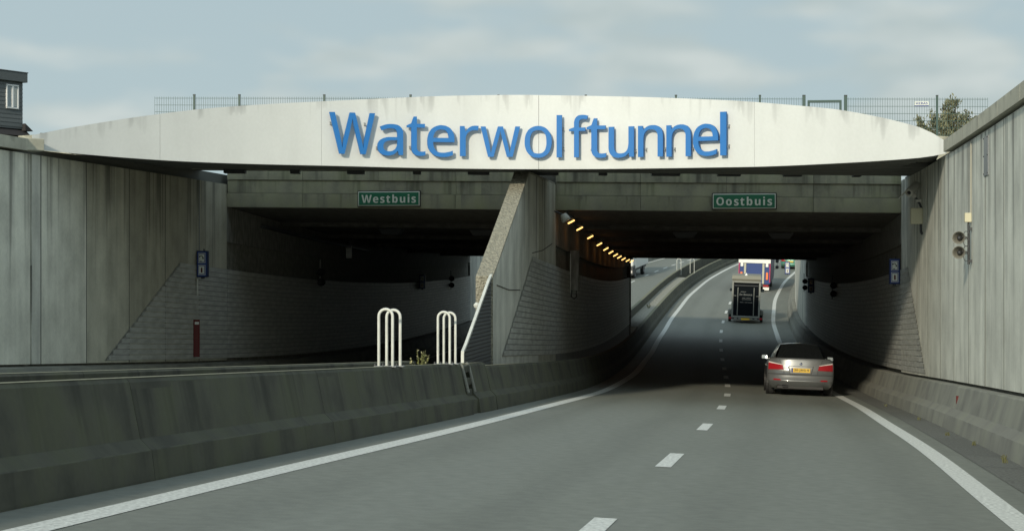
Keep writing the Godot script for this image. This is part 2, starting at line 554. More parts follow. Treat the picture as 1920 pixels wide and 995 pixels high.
func build_markings() -> void:
	for e in [["left_edge_line", -3.27, 0.125, "continuous white line along the left edge of the near carriageway"], ["right_edge_line", 3.17, 0.125, "continuous white line along the right edge of the near carriageway"]]:
		var mb := MB.new()
		strip(mb, -70, 235, e[1], e[2], 0.005, east, 1.0)
		structure(e[0], mb, M.paint, e[3])
	var places := [-14.5, -5.5, 3.5, 12.3, 20.7, 29.5, 39.3, 49.4, 57.8, 65.2, 72.8, 81.0, 89.6, 98.0, 106.4, 115.2, 124.0, 132.3, 141.0, 150.0, 159.0, 168.0, 177.0, 186.0, 195.0]
	for i in places.size():
		var mb := MB.new()
		strip(mb, places[i] - 1.25, places[i] + 1.25, 0.0, 0.085, 0.005, east)
		var o := put(self, "lane_marking", mb.mesh(M.paint))
		tag(o, "short white dash on the asphalt between the two lanes of the near carriageway", "", "lane dashes of the near carriageway", "structure")
	for e in [["opposite_right_line", -6.0, "continuous white line beside the median on the opposite carriageway"], ["opposite_left_line", -12.9, "continuous white line on the far edge of the opposite carriageway"]]:
		var mb := MB.new()
		strip(mb, -70, 235, e[1], 0.11, 0.005, west)
		structure(e[0], mb, M.paint, e[2])
	for s in [109.0, 118.0, 127.0, 136.0, 145.0, 154.0, 163.0, 169.0, 174.3, 179.4, 184.0, 188.5, 194.0]:
		var mb := MB.new()
		strip(mb, s - 1.2, s + 1.2, -9.5, 0.085, 0.005, west)
		var o := put(self, "opposite_lane_marking", mb.mesh(M.paint))
		tag(o, "short white dash on the asphalt of the opposite carriageway beyond the tunnel", "", "lane dashes of the opposite carriageway", "structure")
	# concrete gutter beside the near carriageway, one slab per joint
	var g := thing("gutter", "worn strip of grey concrete gutter slabs below the right barrier", "gutter", Transform3D(Basis(), W(30, 3.9, east(30, 3.9))))
	var s := 8.0
	while s < 56.0:
		var l := 2.4
		var mb := MB.new()
		sheet(mb, steps(s + 0.012, s + l - 0.012, 1.0), func(q): return PackedVector2Array([Vector2(3.58, east(q, 3.58) + 0.005), Vector2(3.86, east(q, 3.86) + 0.004), Vector2(4.14, east(q, 4.14) + 0.006)]))
		wpart(g, "slab", mb, M.gutter if int(s) % 3 else M.gutter_b)
		s += l

# ---------------------------------------------------------------- retaining walls
func wall_prof(face: float, out: float, y0: Callable, y1: Callable) -> Callable:
	return func(s: float) -> PackedVector2Array:
		var a := minf(face, out); var b := maxf(face, out)
		return PackedVector2Array([Vector2(a, y0.call(s)), Vector2(b, y0.call(s)), Vector2(b, y1.call(s)), Vector2(a, y1.call(s))])

func panel_wall(w: Node3D, face: float, dir: float, joints: Array, y0: Callable, y1: Callable) -> void:
	# dir: +1 when the wall's body lies to the right of its face
	for i in joints.size() - 1:
		var proud := rng.randf_range(0.0, 0.010)
		var mb := MB.new()
		sweep(mb, steps(joints[i] + 0.012, joints[i + 1] - 0.012, 1.5), wall_prof(face - dir * proud, face + dir * 0.10, y0, y1), true, rng.randf_range(0, 16), TOP)
		wpart(w, "concrete_panel", mb, M.wall_d if dir < 0 and joints[i] > 41 and joints[i] < 60 else M.wall_e if dir < 0 and joints[i] > 38 and joints[i] < 60 else ([M.wall, M.wall_b, M.wall_c, M.wall] if dir < 0 else [M.wall_r, M.wall_b, M.wall, M.wall_r])[rng.randi() % 4])  # browner left panels towards the portal: viaduct shade and stains put in their colour
	for i in range(1, joints.size() - 1):
		if joints[i] < 15 or joints[i] > 120: continue
		var jm := MB.new()
		sweep(jm, [joints[i] - 0.014, joints[i] + 0.014], wall_prof(face - dir * 0.014, face + dir * 0.05, y0, func(_s): return TOP - 0.002))
		wpart(w, "joint_strip", jm, M.joint_grey)

func coping(w: Node3D, face: float, dir: float, a: float, b: float, len_: float, h: float, out: float) -> void:
	var s := a
	while s < b - 0.3:
		var e := minf(s + len_, b)
		var mb := MB.new()
		sweep(mb, steps(s + 0.008, e - 0.008, 2.0), wall_prof(face - dir * 0.10, face + dir * out, func(_q): return TOP + 0.05, func(_q): return TOP + 0.05 + h), true, rng.randf_range(0, 12), TOP + 0.05 + h)
		wpart(w, "coping_block", mb, M.coping)
		s = e

func cladding(w: Node3D, face: float, dir: float, start: Callable, joints: Array, end: float, base: Callable, lo: float, hi: float, rows: int) -> void:
	# horizontal cladding boards; start(h) gives where the slanted edge begins at that height above the road
	var rh := (hi - lo) / rows
	var bk := MB.new()
	for r in rows:
		var h0 := lo + r * rh
		var sa: float = maxf(start.call(h0), start.call(h0 + rh)) + 0.02
		var pts := []
		for s in steps(sa, end, 3.0): pts.append([W(s, face - dir * 0.006, base.call(s) + h0), W(s, face - dir * 0.006, base.call(s) + h0 + rh)])
		bk.grid(pts)
	wpart(w, "cladding_backing", bk, M.groove)
	for r in rows:
		var h0 := lo + r * rh
		var cut := [start.call(h0 + rh * 0.5)]
		for j in joints:
			if j > cut[0] + 0.3: cut.append(j)
		cut.append(end)
		for i in cut.size() - 1:
			var p := rng.randf_range(0.0, 0.0015)
			var first := i == 0
			var mb := MB.new()
			var f := face - dir * (0.017 + p)
			var ss := steps(cut[i] + (0.0 if first else 0.006), cut[i + 1] - 0.006, 2.0)
			if first:     # mitred to the slanted edge
				var sa: float = start.call(h0 + 0.010)
				var sb: float = start.call(h0 + rh - 0.010)
				ss = steps(maxf(sa, sb) + 0.01, cut[1] - 0.006, 2.0)
			sweep(mb, ss, wall_prof(f, face - dir * 0.010, func(s): return base.call(s) + h0 + 0.010, func(s): return base.call(s) + h0 + rh - 0.010))
			if first:
				var sa: float = start.call(h0 + 0.010)
				var sb: float = start.call(h0 + rh - 0.010)
				var s2 := maxf(sa, sb) + 0.01
				var lo_s := sa if sa < sb else sb
				var yl: float = base.call(s2) + h0 + 0.010
				var yh: float = base.call(s2) + h0 + rh - 0.010
				var pa := W(lo_s, f, yl if sa < sb else yh)
				mb.tri(pa, W(s2, f, yl), W(s2, f, yh)); mb.tri(pa, W(s2, f, yh), W(s2, f, yl))
			wpart(w, "cladding_plank", mb, M.cladding if rng.randf() < 0.6 else M.cladding_b)

func build_walls() -> void:
	var lbase := func(s: float) -> float: return yprof(s) + 0.90
	var rbase := func(s: float) -> float: return yprof(s) + 0.70
	var top := func(_s: float) -> float: return TOP
	# left
	var lw := thing("retaining_wall", "tall streaked shaded concrete retaining wall along the far side of the left carriageway", "wall", Transform3D(Basis(), W(42, WALL_L, west(42, WALL_L))))
	var mb := MB.new()
	sweep(mb, steps(-78, 240, 3.0), wall_prof(WALL_L - 0.10, WALL_L - 0.5, func(s): return minf(yprof(s) - 0.5, 1.7), top))
	wpart(lw, "wall_core", mb, M.body_concrete)
	panel_wall(lw, WALL_L, -1, [-76, -60, -44, -28, -12, 0, 8, 16, 22, 27, 30.2, 33.0, 35.55], lbase, top)
	panel_wall(lw, WALL_L, -1, [35.63, 36.1, 38.7, 41.5, 44.2, 47.1, IN], lbase, top)
	panel_wall(lw, WALL_L, -1, [OUT, 105.4, 108, 110.8, 113.5, 118, 124, 130, 138, 146, 156, 168, 180, 195, 206], lbase, top)
	coping(lw, WALL_L, -1, -76, 35.5, 3.2, 0.24, 0.75)
	coping(lw, WALL_L, -1, OUT + 1, 206, 6.0, 0.24, 0.75)
	mb = MB.new()      # foot along the wall
	sweep(mb, steps(-78, 206, 2.0), func(s):
		var y := west(s, WALL_L)
		return PackedVector2Array([Vector2(WALL_L - 0.1, y - 0.3), Vector2(WALL_L + 0.62, y - 0.3), Vector2(WALL_L + 0.55, y + 0.25), Vector2(WALL_L + 0.38, y + 0.36), Vector2(WALL_L + 0.28, y + 0.70), Vector2(WALL_L - 0.1, yprof(s) + 0.86)]))
	wpart(lw, "wall_foot", mb, M.barrier_right)
	mb = MB.new()      # upper wall inside the tube
	sweep(mb, steps(IN + 0.02, OUT, 2.0), wall_prof(WALL_L, WALL_L - 0.09, func(s): return yprof(s) + 4.22, func(s): return soffit(s, WALL_L) - 0.004), true, 0, TOP)
	wpart(lw, "upper_wall", mb, M.strip)
	cladding(lw, WALL_L, -1, func(h): return 39.8 + 5.6 * (h - 0.95) / 2.5 , [44.2, IN, 55.5, 61.5], OUT, yprof, 0.95, 3.45, 19)
	# right
	var rw := thing("retaining_wall", "sunlit pale concrete retaining wall of tall panels along the right side of the near carriageway", "wall", Transform3D(Basis(), W(42, WALL_R, east(42, WALL_R))))
	mb = MB.new()
	sweep(mb, steps(-78, 240, 3.0), wall_prof(WALL_R + 0.10, WALL_R + 0.5, func(s): return minf(yprof(s) - 0.5, 1.7), top))
	wpart(rw, "wall_core", mb, M.body_concrete)
	panel_wall(rw, WALL_R, 1, [-76, -60, -44, -28, -12, 0, 8, 14, 18.5, 21.2, 23.9, 26.6, 29.2, 31.8, 34.4, 37.1, 39.9, 42.7, 45.4, IN], rbase, top)
	panel_wall(rw, WALL_R, 1, [OUT, 106, 109, 112, 116, 120, 125, 130, 138, 146, 156, 168, 180, 195, 206], rbase, top)
	coping(rw, WALL_R, 1, -76, 38.3, 2.7, 0.24, 0.6)
	coping(rw, WALL_R, 1, OUT + 1, 206, 6.0, 0.24, 0.6)
	mb = MB.new()
	sweep(mb, steps(IN + 0.02, OUT, 2.0), wall_prof(WALL_R, WALL_R + 0.09, func(s): return yprof(s) + 4.15, func(s): return soffit(s, WALL_R) - 0.004), true, 0, TOP)
	wpart(rw, "upper_wall", mb, M.strip)
	cladding(rw, WALL_R, 1, func(h): return 43.3 + 4.6 * (h - 0.75) / 2.7, [IN, 55.5, 61.5], OUT, yprof, 0.75, 3.45, 20)
	# barrier below the right wall
	var rb := thing("concrete_barrier", "low sloping concrete barrier at the foot of the right retaining wall", "barrier", Transform3D(Basis(), W(30, 4.2, east(30, 4.2))))
	var cuts := [-76, -50, -30, -15, -4, 4, 10, 16, 22, 28, 34, 40, 46, 52, 60, 70, 82, 95, 110, 125, 145, 170, 206]
	for i in cuts.size() - 1:
		mb = MB.new()
		sweep(mb, steps(cuts[i] + 0.006, cuts[i + 1] - 0.006, 1.5), func(s):
			var y := east(s, 4.2)
			return PackedVector2Array([Vector2(4.09, y - 0.2), Vector2(WALL_R + 0.09, y - 0.2), Vector2(WALL_R + 0.09, yprof(s) + 0.64), Vector2(4.42, yprof(s) + 0.66), Vector2(4.40, yprof(s) + 0.64), Vector2(4.29, y + 0.36), Vector2(4.17, y + 0.25), Vector2(4.12, y + 0.01)]), true, rng.randf_range(0, 12), yprof((cuts[i] + cuts[i + 1]) * 0.5) + 0.7)
		wpart(rb, "barrier_segment", mb, M.barrier_right)

# ---------------------------------------------------------------- median barriers
func median_prof(face: float, h: float, height: Callable, inset := 0.0) -> Callable:
	return func(s: float) -> PackedVector2Array:
		var y: float = height.call(s, face)
		if inset > 0:
			return PackedVector2Array([Vector2(face - 0.46, y - 0.2), Vector2(face - 0.05, y - 0.2), Vector2(face - 0.05, y + 0.24), Vector2(face - 0.16 - inset * 0.2, y + 0.34), Vector2(face - 0.23 - inset, y + h - 0.26), Vector2(face - 0.24 - inset, y + h), Vector2(face - 0.44, y + h)])
		return PackedVector2Array([Vector2(face - 0.46, y - 0.2), Vector2(face, y - 0.2), Vector2(face, y + 0.02), Vector2(face - 0.03, y + 0.25), Vector2(face - 0.13, y + 0.345), Vector2(face - 0.225, y + h - 0.035), Vector2(face - 0.25, y + h), Vector2(face - 0.42, y + h), Vector2(face - 0.45, y + h - 0.03)])

func build_median() -> void:
	var b := thing("concrete_barrier", "dark weathered concrete barrier beside the left edge line, carrying two pairs of white rails", "barrier", Transform3D(Basis(), W(22, -4.1, east(22, -4.1))))
	var cuts := [-76, -50, -30, -15, -4, 3, 8.6, 14.6, 20.6, 25.9, 30.0]
	for i in cuts.size() - 1:
		var mb := MB.new()
		sweep(mb, steps(cuts[i] + 0.005, cuts[i + 1] - 0.005, 1.0), median_prof(-3.86, 0.845, east), true, rng.randf_range(0, 12), yprof((cuts[i] + cuts[i + 1]) * 0.5) + 1.03)
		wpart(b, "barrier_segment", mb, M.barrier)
	var c := thing("concrete_barrier", "slightly lower concrete barrier running along the dividing wall into the right tube", "barrier", Transform3D(Basis(), W(45, -4.1, east(45, -4.1))))
	var d := thing("concrete_barrier", "second concrete barrier just behind the near median barrier, ending before the dividing wall", "barrier", Transform3D(Basis(), W(22, -5.2, west(22, -5.2))))
	var e := thing("concrete_barrier", "concrete barrier on the far side of the median beyond the tunnel", "barrier", Transform3D(Basis(), W(130, -5.4, west(130, -5.4))))
	for q in [[b, -76.0, 29.98, -4.285, -4.105, 0.848, east], [b, 30.73, 32.54, -4.285, -4.105, 0.848, east], [c, 32.64, 206.0, -4.285, -4.105, 0.793, east], [d, -76.0, 30.98, -5.24, -5.07, 0.933, west], [e, 94.0, 206.0, -5.24, -5.07, 1.303, west]]:
		var tm := MB.new()
		var h: Callable = q[6]
		var edge := -3.86 if q[3] > -5 else -5.5
		sheet(tm, steps(q[1], q[2], 1.0), func(s): return PackedVector2Array([Vector2(q[3], h.call(s, edge) + q[5]), Vector2(q[4], h.call(s, edge) + q[5])]))
		wpart(q[0], "top_edge", tm, M.barrier_top_lit)
	var mb := MB.new()
	sweep(mb, steps(30.72, 32.55, 1.0), median_prof(-3.86, 0.845, east), true, 3.0, yprof(31.5) + 1.2)
	wpart(b, "barrier_segment", mb, M.barrier)
	mb = MB.new()
	sweep(mb, steps(30.005, 30.715, 1.0), median_prof(-3.86, 0.845, east, 0.13), true, 5.0, yprof(31.5) + 1.2)
	wpart(b, "step_recess", mb, M.barrier)
	for h in [0.34, 0.53, 0.75]:         # treads left standing in the recess
		var x := frame(30.36, -3.86 - 0.145 - h * 0.11, east(30.36, -4.0) + h)
		mb = MB.new()
		mb.box(Vector3(-0.03, 0, 0), Vector3(0.16, 0.12, 0.56), 0.01, x)
		wpart(b, "step_tread", mb, M.barrier)
	for s in [30.03, 30.69]:
		mb = MB.new()
		var y := east(s, -3.9)
		mb.tube([W(s, -3.955, y + 0.36), W(s, -4.07, y + 0.81), W(s, -4.11, y + 0.855)], 0.028, 8)
		wpart(b, "step_rail", mb, M.body_concrete)
	cuts = [32.62, 38, 44, 50, 58, 68, 80, 92, 104, 112, 120, 128, 136, 146, 160, 180, 206]
	for i in cuts.size() - 1:
		mb = MB.new()
		sweep(mb, steps(cuts[i] + 0.006, cuts[i + 1] - 0.006, 1.0), median_prof(-3.86, 0.79, east), true, rng.randf_range(0, 12), yprof((cuts[i] + cuts[i + 1]) * 0.5) + 1.1)
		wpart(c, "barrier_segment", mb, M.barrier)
	var mirrored := func(face: float, h: float) -> Callable:
		return func(s: float) -> PackedVector2Array:
			var y := west(s, face)
			return PackedVector2Array([Vector2(face, y - 0.2), Vector2(face + 0.46, y - 0.2), Vector2(face + 0.45, y + h - 0.02), Vector2(face + 0.43, y + h), Vector2(face + 0.26, y + h), Vector2(face + 0.225, y + h - 0.035), Vector2(face + 0.13, y + 0.345), Vector2(face + 0.03, y + 0.25)])
	cuts = [-76, -50, -30, -15, -4, 4, 10, 16, 22, 31.0]
	for i in cuts.size() - 1:
		mb = MB.new()
		sweep(mb, steps(cuts[i] + 0.005, cuts[i + 1] - 0.005, 1.0), mirrored.call(-5.5, 0.93), true, rng.randf_range(0, 12), yprof((cuts[i] + cuts[i + 1]) * 0.5) + 1.1)
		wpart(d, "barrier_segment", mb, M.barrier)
	cuts = [93.9, 104, 112, 120, 128, 136, 146, 160, 180, 206]
	for i in cuts.size() - 1:
		mb = MB.new()
		sweep(mb, steps(cuts[i] + 0.006, cuts[i + 1] - 0.006, 1.0), mirrored.call(-5.5, 1.3), true, rng.randf_range(0, 12), yprof((cuts[i] + cuts[i + 1]) * 0.5) + 1.1)
		wpart(e, "barrier_segment", mb, M.barrier)
	mb = MB.new()
	sheet(mb, steps(-76, 37.6, 2.0), func(s): return PackedVector2Array([Vector2(-5.06, yprof(s) + 0.6), Vector2(-4.3, yprof(s) + 0.6)]))
	structure("median_soil", mb, M.soil, "bare soil filling the gap between the two median barriers")
	mb = MB.new()
	sheet(mb, steps(94.5, 147, 2.0), func(s): return PackedVector2Array([Vector2(-5.06, west(s, -5.0) + 0.86), Vector2(-4.3, east(s, -4.3) + 0.765)]))
	structure("median_paving", mb, M.fill, "pale concrete topping between the median barriers beyond the tunnel")

# ---------------------------------------------------------------- tunnel
func build_tunnel() -> void:
	var tn := thing("underpass", "wide two-tube concrete road underpass with stepped dark edge beams over the mouths", "tunnel", Transform3D(Basis(), W(IN, -4.9, east(IN, -4.7))))
	var a := WALL_L + 0.002
	var b := WALL_R - 0.002
	var mb := MB.new()
	sweep(mb, steps(IN + 0.5, OUT - 0.02, 2.0), func(s):
		return PackedVector2Array([Vector2(a, soffit(s, a)), Vector2(b, soffit(s, b)), Vector2(b, 2.44), Vector2(a, 2.66)]))
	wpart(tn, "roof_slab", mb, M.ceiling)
	var e := func(t: float, y: float) -> float: return y - 0.0125 * (t + 4.8)
	var spans := [[a, -5.302, "west"], [-4.698, b, "east"]]
	for sp in spans:
		for band in [[1.532, 1.925, 0.0], [1.935, 2.30, 0.07], [2.304, 2.58, 0.03]]:
			# edge beam in lengths, one band over the other; the lower band stands forward
			var n := 4
			for i in n:
				var t0: float = lerpf(sp[0], sp[1], float(i) / n) + 0.004
				var t1: float = lerpf(sp[0], sp[1], float(i + 1) / n) - 0.004
				mb = MB.new()
				var z := rng.randf_range(0.0, 0.006)
				var u := rng.randf_range(0, 20)
				var zs: float = IN + band[2] + z
				var y0a: float = e.call(t0, band[0]); var y0b: float = e.call(t1, band[0])
				var y1a: float = e.call(t0, band[1]); var y1b: float = e.call(t1, band[1])
				var P := func(s, t, y): return W(s, t, y)
				var v0: float = 2.58 - band[1]
				var v1: float = 2.58 - band[0]
				mb.quad(P.call(zs, t0, y0a), P.call(zs, t0, y1a), P.call(zs, t1, y1b), P.call(zs, t1, y0b), Vector2(u + t0, v1), Vector2(u + t0, v0), Vector2(u + t1, v0), Vector2(u + t1, v1))
				mb.quad(P.call(zs, t0, y1a), P.call(IN + 0.49, t0, y1a), P.call(IN + 0.49, t1, y1b), P.call(zs, t1, y1b))
				mb.quad(P.call(IN + 0.49, t0, y0a), P.call(zs, t0, y0a), P.call(zs, t1, y0b), P.call(IN + 0.49, t1, y0b))
				mb.quad(P.call(zs, t0, y0a), P.call(IN + 0.49, t0, y0a), P.call(IN + 0.49, t0, y1a), P.call(zs, t0, y1a))
				mb.quad(P.call(zs, t1, y0b), P.call(zs, t1, y1b), P.call(IN + 0.49, t1, y1b), P.call(IN + 0.49, t1, y0b))
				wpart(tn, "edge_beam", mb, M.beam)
	mb = MB.new()
	sweep(mb, [OUT - 0.35, OUT - 0.015], wall_prof(a, b, func(_s): return 2.4, func(_s): return 3.0))
	wpart(tn, "added_far_parapet", mb, M.body_concrete)  # unseen upstand added over the exit so that its shadow covers the trailer
	# ribs across the ceilings
	for s in [56.0, 63.0, 71.0, 80.0, 90.0]:
		for sp in spans:
			mb = MB.new()
			mb.face([W(s, sp[0] + 0.01, soffit(s, sp[0]) - 0.12), W(s, sp[1] - 0.01, soffit(s, sp[1]) - 0.12), W(s, sp[1] - 0.01, soffit(s, sp[1]) + 0.01), W(s, sp[0] + 0.01, soffit(s, sp[0]) + 0.01)], W(s + 0.3, -4.0, soffit(s, -4.0)), Transform3D.IDENTITY)
			mb.face([W(s + 0.6, sp[0] + 0.01, soffit(s + 0.6, sp[0]) - 0.12), W(s + 0.6, sp[1] - 0.01, soffit(s + 0.6, sp[1]) - 0.12), W(s + 0.6, sp[1] - 0.01, soffit(s + 0.6, sp[1]) + 0.01), W(s + 0.6, sp[0] + 0.01, soffit(s + 0.6, sp[0]) + 0.01)], W(s + 0.3, -4.0, soffit(s, -4.0)), Transform3D.IDENTITY)
			mb.face([W(s, sp[0] + 0.01, soffit(s, sp[0]) - 0.12), W(s, sp[1] - 0.01, soffit(s, sp[1]) - 0.12), W(s + 0.6, sp[1] - 0.01, soffit(s + 0.6, sp[1]) - 0.12), W(s + 0.6, sp[0] + 0.01, soffit(s + 0.6, sp[0]) - 0.12)], W(s + 0.3, -4.0, soffit(s, -4.0) + 0.5), Transform3D.IDENTITY)
			wpart(tn, "ceiling_rib", mb, M.ceiling)
	# dividing wall
	var dw := thing("dividing_wall", "grey concrete wall between the two tubes with a long slanted nose towards the road", "wall", Transform3D(Basis(), W(40, -5.0, east(40, -4.7))))
	mb = MB.new()
	sweep(mb, steps(49.9, 93.8, 1.5), wall_prof(-4.80, -5.20, func(s): return yprof(s) - 0.3, func(s): return minf(soffit(s, -5.0) + 0.1, 2.2)))
	wpart(dw, "wall_core", mb, M.body_concrete)
	var ht := func(s: float) -> float: return lerpf(-0.22, 2.27, clampf((s - 37.55) / (43.6 - 37.55), 0, 1))
	for q in [[37.552, 41.75], [41.77, 45.6], [45.62, 49.88]]:
		mb = MB.new()
		var ss := steps(q[0], q[1], 1.0)
		if q[0] < 43.6 and q[1] > 43.6: ss = steps(q[0], 43.6, 0.6) + steps(43.6, q[1], 1.0).slice(1)
		sweep(mb, ss, wall_prof(-4.70, -5.06, func(s): return yprof(s) - 0.3, func(s): return ht.call(s) - 0.05), true, rng.randf_range(0, 16), TOP)
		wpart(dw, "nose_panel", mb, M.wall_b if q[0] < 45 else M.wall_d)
	mb = MB.new()     # slanted top and upright front edge of exposed stone
	sweep(mb, steps(37.50, 43.6, 0.5) + [49.7], wall_prof(-4.70, -5.06, func(s): return ht.call(s) - 0.046, func(s): return ht.call(s)))
	wpart(dw, "sloping_top", mb, M.rough)
	mb = MB.new()
	sweep(mb, [37.505, 37.549], wall_prof(-4.70, -5.06, func(s): return yprof(s) - 0.3, func(s): return ht.call(s) - 0.05))
	wpart(dw, "front_face", mb, M.rough)
	for side in [[-4.80, -4.70], [-5.20, -5.30]]:
		mb = MB.new()
		sweep(mb, steps(49.9, 93.8, 2.0), wall_prof(side[0], side[1], func(s): return yprof(s) + 4.12, func(s): return soffit(s, side[1]) - 0.004), true, 0, TOP)
		wpart(dw, "upper_wall", mb, M.strip)
	# boards: first in front of the nose, then on the wall inside the tube
	cladding(dw, -4.70, -1, func(h): return 38.8 + 5.4 * (h - 1.12) / 2.42, [44.0, IN, 55.5, 61.5], 93.8, yprof, 1.12, 3.54, 19)
	for q in [[-4.70, -4.79], [-5.21, -5.30]]:
		mb = MB.new()
		sweep(mb, steps(49.9, 93.8, 2.0), wall_prof(q[0], q[1], func(s): return yprof(s) - 0.3, func(s): return yprof(s) + 3.54), true, 0, TOP)
		wpart(dw, "lower_wall", mb, M.strip)
	mb = MB.new()
	sweep(mb, [93.802, 94.1], wall_prof(-4.62, -5.38, func(s): return yprof(s) - 0.3, func(s): return soffit(s, -5.0) + 0.05))
	wpart(dw, "end_pier", mb, M.body_concrete)
	mb = MB.new()
	for q in [[38.05, 2.62, 41.8, 2.64], [44.2, 3.62, 48.8, 4.1]]:
		mb.tube([W(q[0], -4.692, yprof(q[0]) + q[1]), W(lerpf(q[0], q[2], 0.5), -4.692, yprof(lerpf(q[0], q[2], 0.5)) + lerpf(q[1], q[3], 0.5) - 0.05), W(q[2], -4.692, yprof(q[2]) + q[3])], 0.009, 5)
	wpart(dw, "day_joint", mb, M.joint)
	# mesh screen with a white inclined rail in front of the nose
	var sc := thing("screen_panel", "dark ribbed triangular screen with a white slanted rail in front of the dividing wall's nose", "screen", Transform3D(Basis(), W(35.5, -4.72, east(35.5, -4.7))))
	var pt := func(s: float) -> float: return lerpf(-1.68, -0.24, clampf((s - 34.05) / (37.5 - 34.05), 0, 1))
	mb = MB.new()
	sweep(mb, steps(34.07, 37.48, 0.3), wall_prof(-4.735, -4.75, func(s): return yprof(s) + 0.6, func(s): return pt.call(s)))
	wpart(sc, "sheet", mb, M.screen)
	for k in 24:
		var y0 := -2.1 + k * 0.075
		var s0 := 34.08
		while s0 < 37.4 and pt.call(s0) < y0 + 0.02: s0 += 0.05
		if s0 > 37.3: continue
		mb = MB.new()
		mb.tube([W(s0, -4.728, y0), W(37.47, -4.728, y0)], 0.010, 5)
		wpart(sc, "rib", mb, M.dark_steel)
	mb = MB.new()
	mb.sm = -1
	var r0 := W(34.05, -4.76, -1.68)
	var r1 := W(37.52, -4.76, -0.24)
	sweep(mb, steps(34.0, 37.6, 0.4), wall_prof(-4.72, -4.775, func(s): return pt.call(s), func(s): return pt.call(s) + 0.06))
	wpart(sc, "slanted_rail", mb, M.hoop_white)
	mb = MB.new()
	sweep(mb, [33.99, 34.05], wall_prof(-4.72, -4.775, func(s): return yprof(s) + 0.55, func(s): return -1.66))
	wpart(sc, "rail_post", mb, M.hoop_white)
	mb = MB.new()
	mb.lathe([Vector2(0, 0.0), Vector2(0.055, 0.0), Vector2(0.075, 0.05), Vector2(0.03, 0.10), Vector2(0, 0.11)], frame(36.4, -4.86, -0.85), 10)
	wpart(sc, "bracket", mb, M.hoop_white)

# ---------------------------------------------------------------- viaduct with the white lens-shaped front
const FTOP := [0.0, 2.671, 0.036, 2.886, 0.106, 3.225, 0.183, 3.501, 0.294, 3.734, 0.42, 3.912, 0.49, 3.957, 0.558, 3.958, 0.68, 3.866, 0.778, 3.717, 0.824, 3.608, 0.893, 3.394, 0.932, 3.2, 0.957, 3.038, 0.982, 2.834, 1.0, 2.56]
const FBOT := [0.0, 2.381, 0.052, 2.329, 0.12, 2.282, 0.185, 2.268, 0.314, 2.274, 0.42, 2.256, 0.558, 2.236, 0.68, 2.221, 0.76, 2.21, 0.824, 2.196, 0.901, 2.211, 0.944, 2.229, 0.982, 2.262, 1.0, 2.32]
const FA := Vector2(-9.865, 37.215)
const FB := Vector2(9.00, 37.517)

func along(a: Array, u: float) -> float:
	var n := a.size() / 2
	var i := 0
	while i < n - 2 and u > a[2 * i + 2]: i += 1
	var x1: float = a[2 * i]; var x2: float = a[2 * i + 2]
	var f := clampf((u - x1) / (x2 - x1), 0, 1)
	var y0: float = a[maxi(2 * i - 1, 1)]; var y1: float = a[2 * i + 1]; var y2: float = a[2 * i + 3]; var y3: float = a[mini(2 * i + 5, a.size() - 1)]
	var x0: float = a[maxi(2 * i - 2, 0)]; var x3: float = a[mini(2 * i + 4, a.size() - 2)]
	var m1 := (y2 - y0) / (x2 - x0) * (x2 - x1)
	var m2 := (y3 - y1) / (x3 - x1) * (x2 - x1)
	return (2 * f * f * f - 3 * f * f + 1) * y1 + (f * f * f - 2 * f * f + f) * m1 + (3 * f * f - 2 * f * f * f) * y2 + (f * f * f - f * f) * m2

func fascia_at(u: float, y: float, back := 0.0) -> Vector3:     # on the hollow front; back = metres behind it
	var e := (FB - FA).normalized()
	var n := Vector2(-e.y, e.x)
	var p := FA.lerp(FB, u) + n * (4.8 * (1 - pow(2 * u - 1, 2)) + back)
	return Vector3(p.x, y, -p.y)

func fascia_turn(u: float) -> Transform3D:
	var d := fascia_at(u + 0.004, 0) - fascia_at(u - 0.004, 0)
	d = d.normalized()
	return Transform3D(Basis(d, Vector3.UP, d.cross(Vector3.UP)), fascia_at(u, 0))

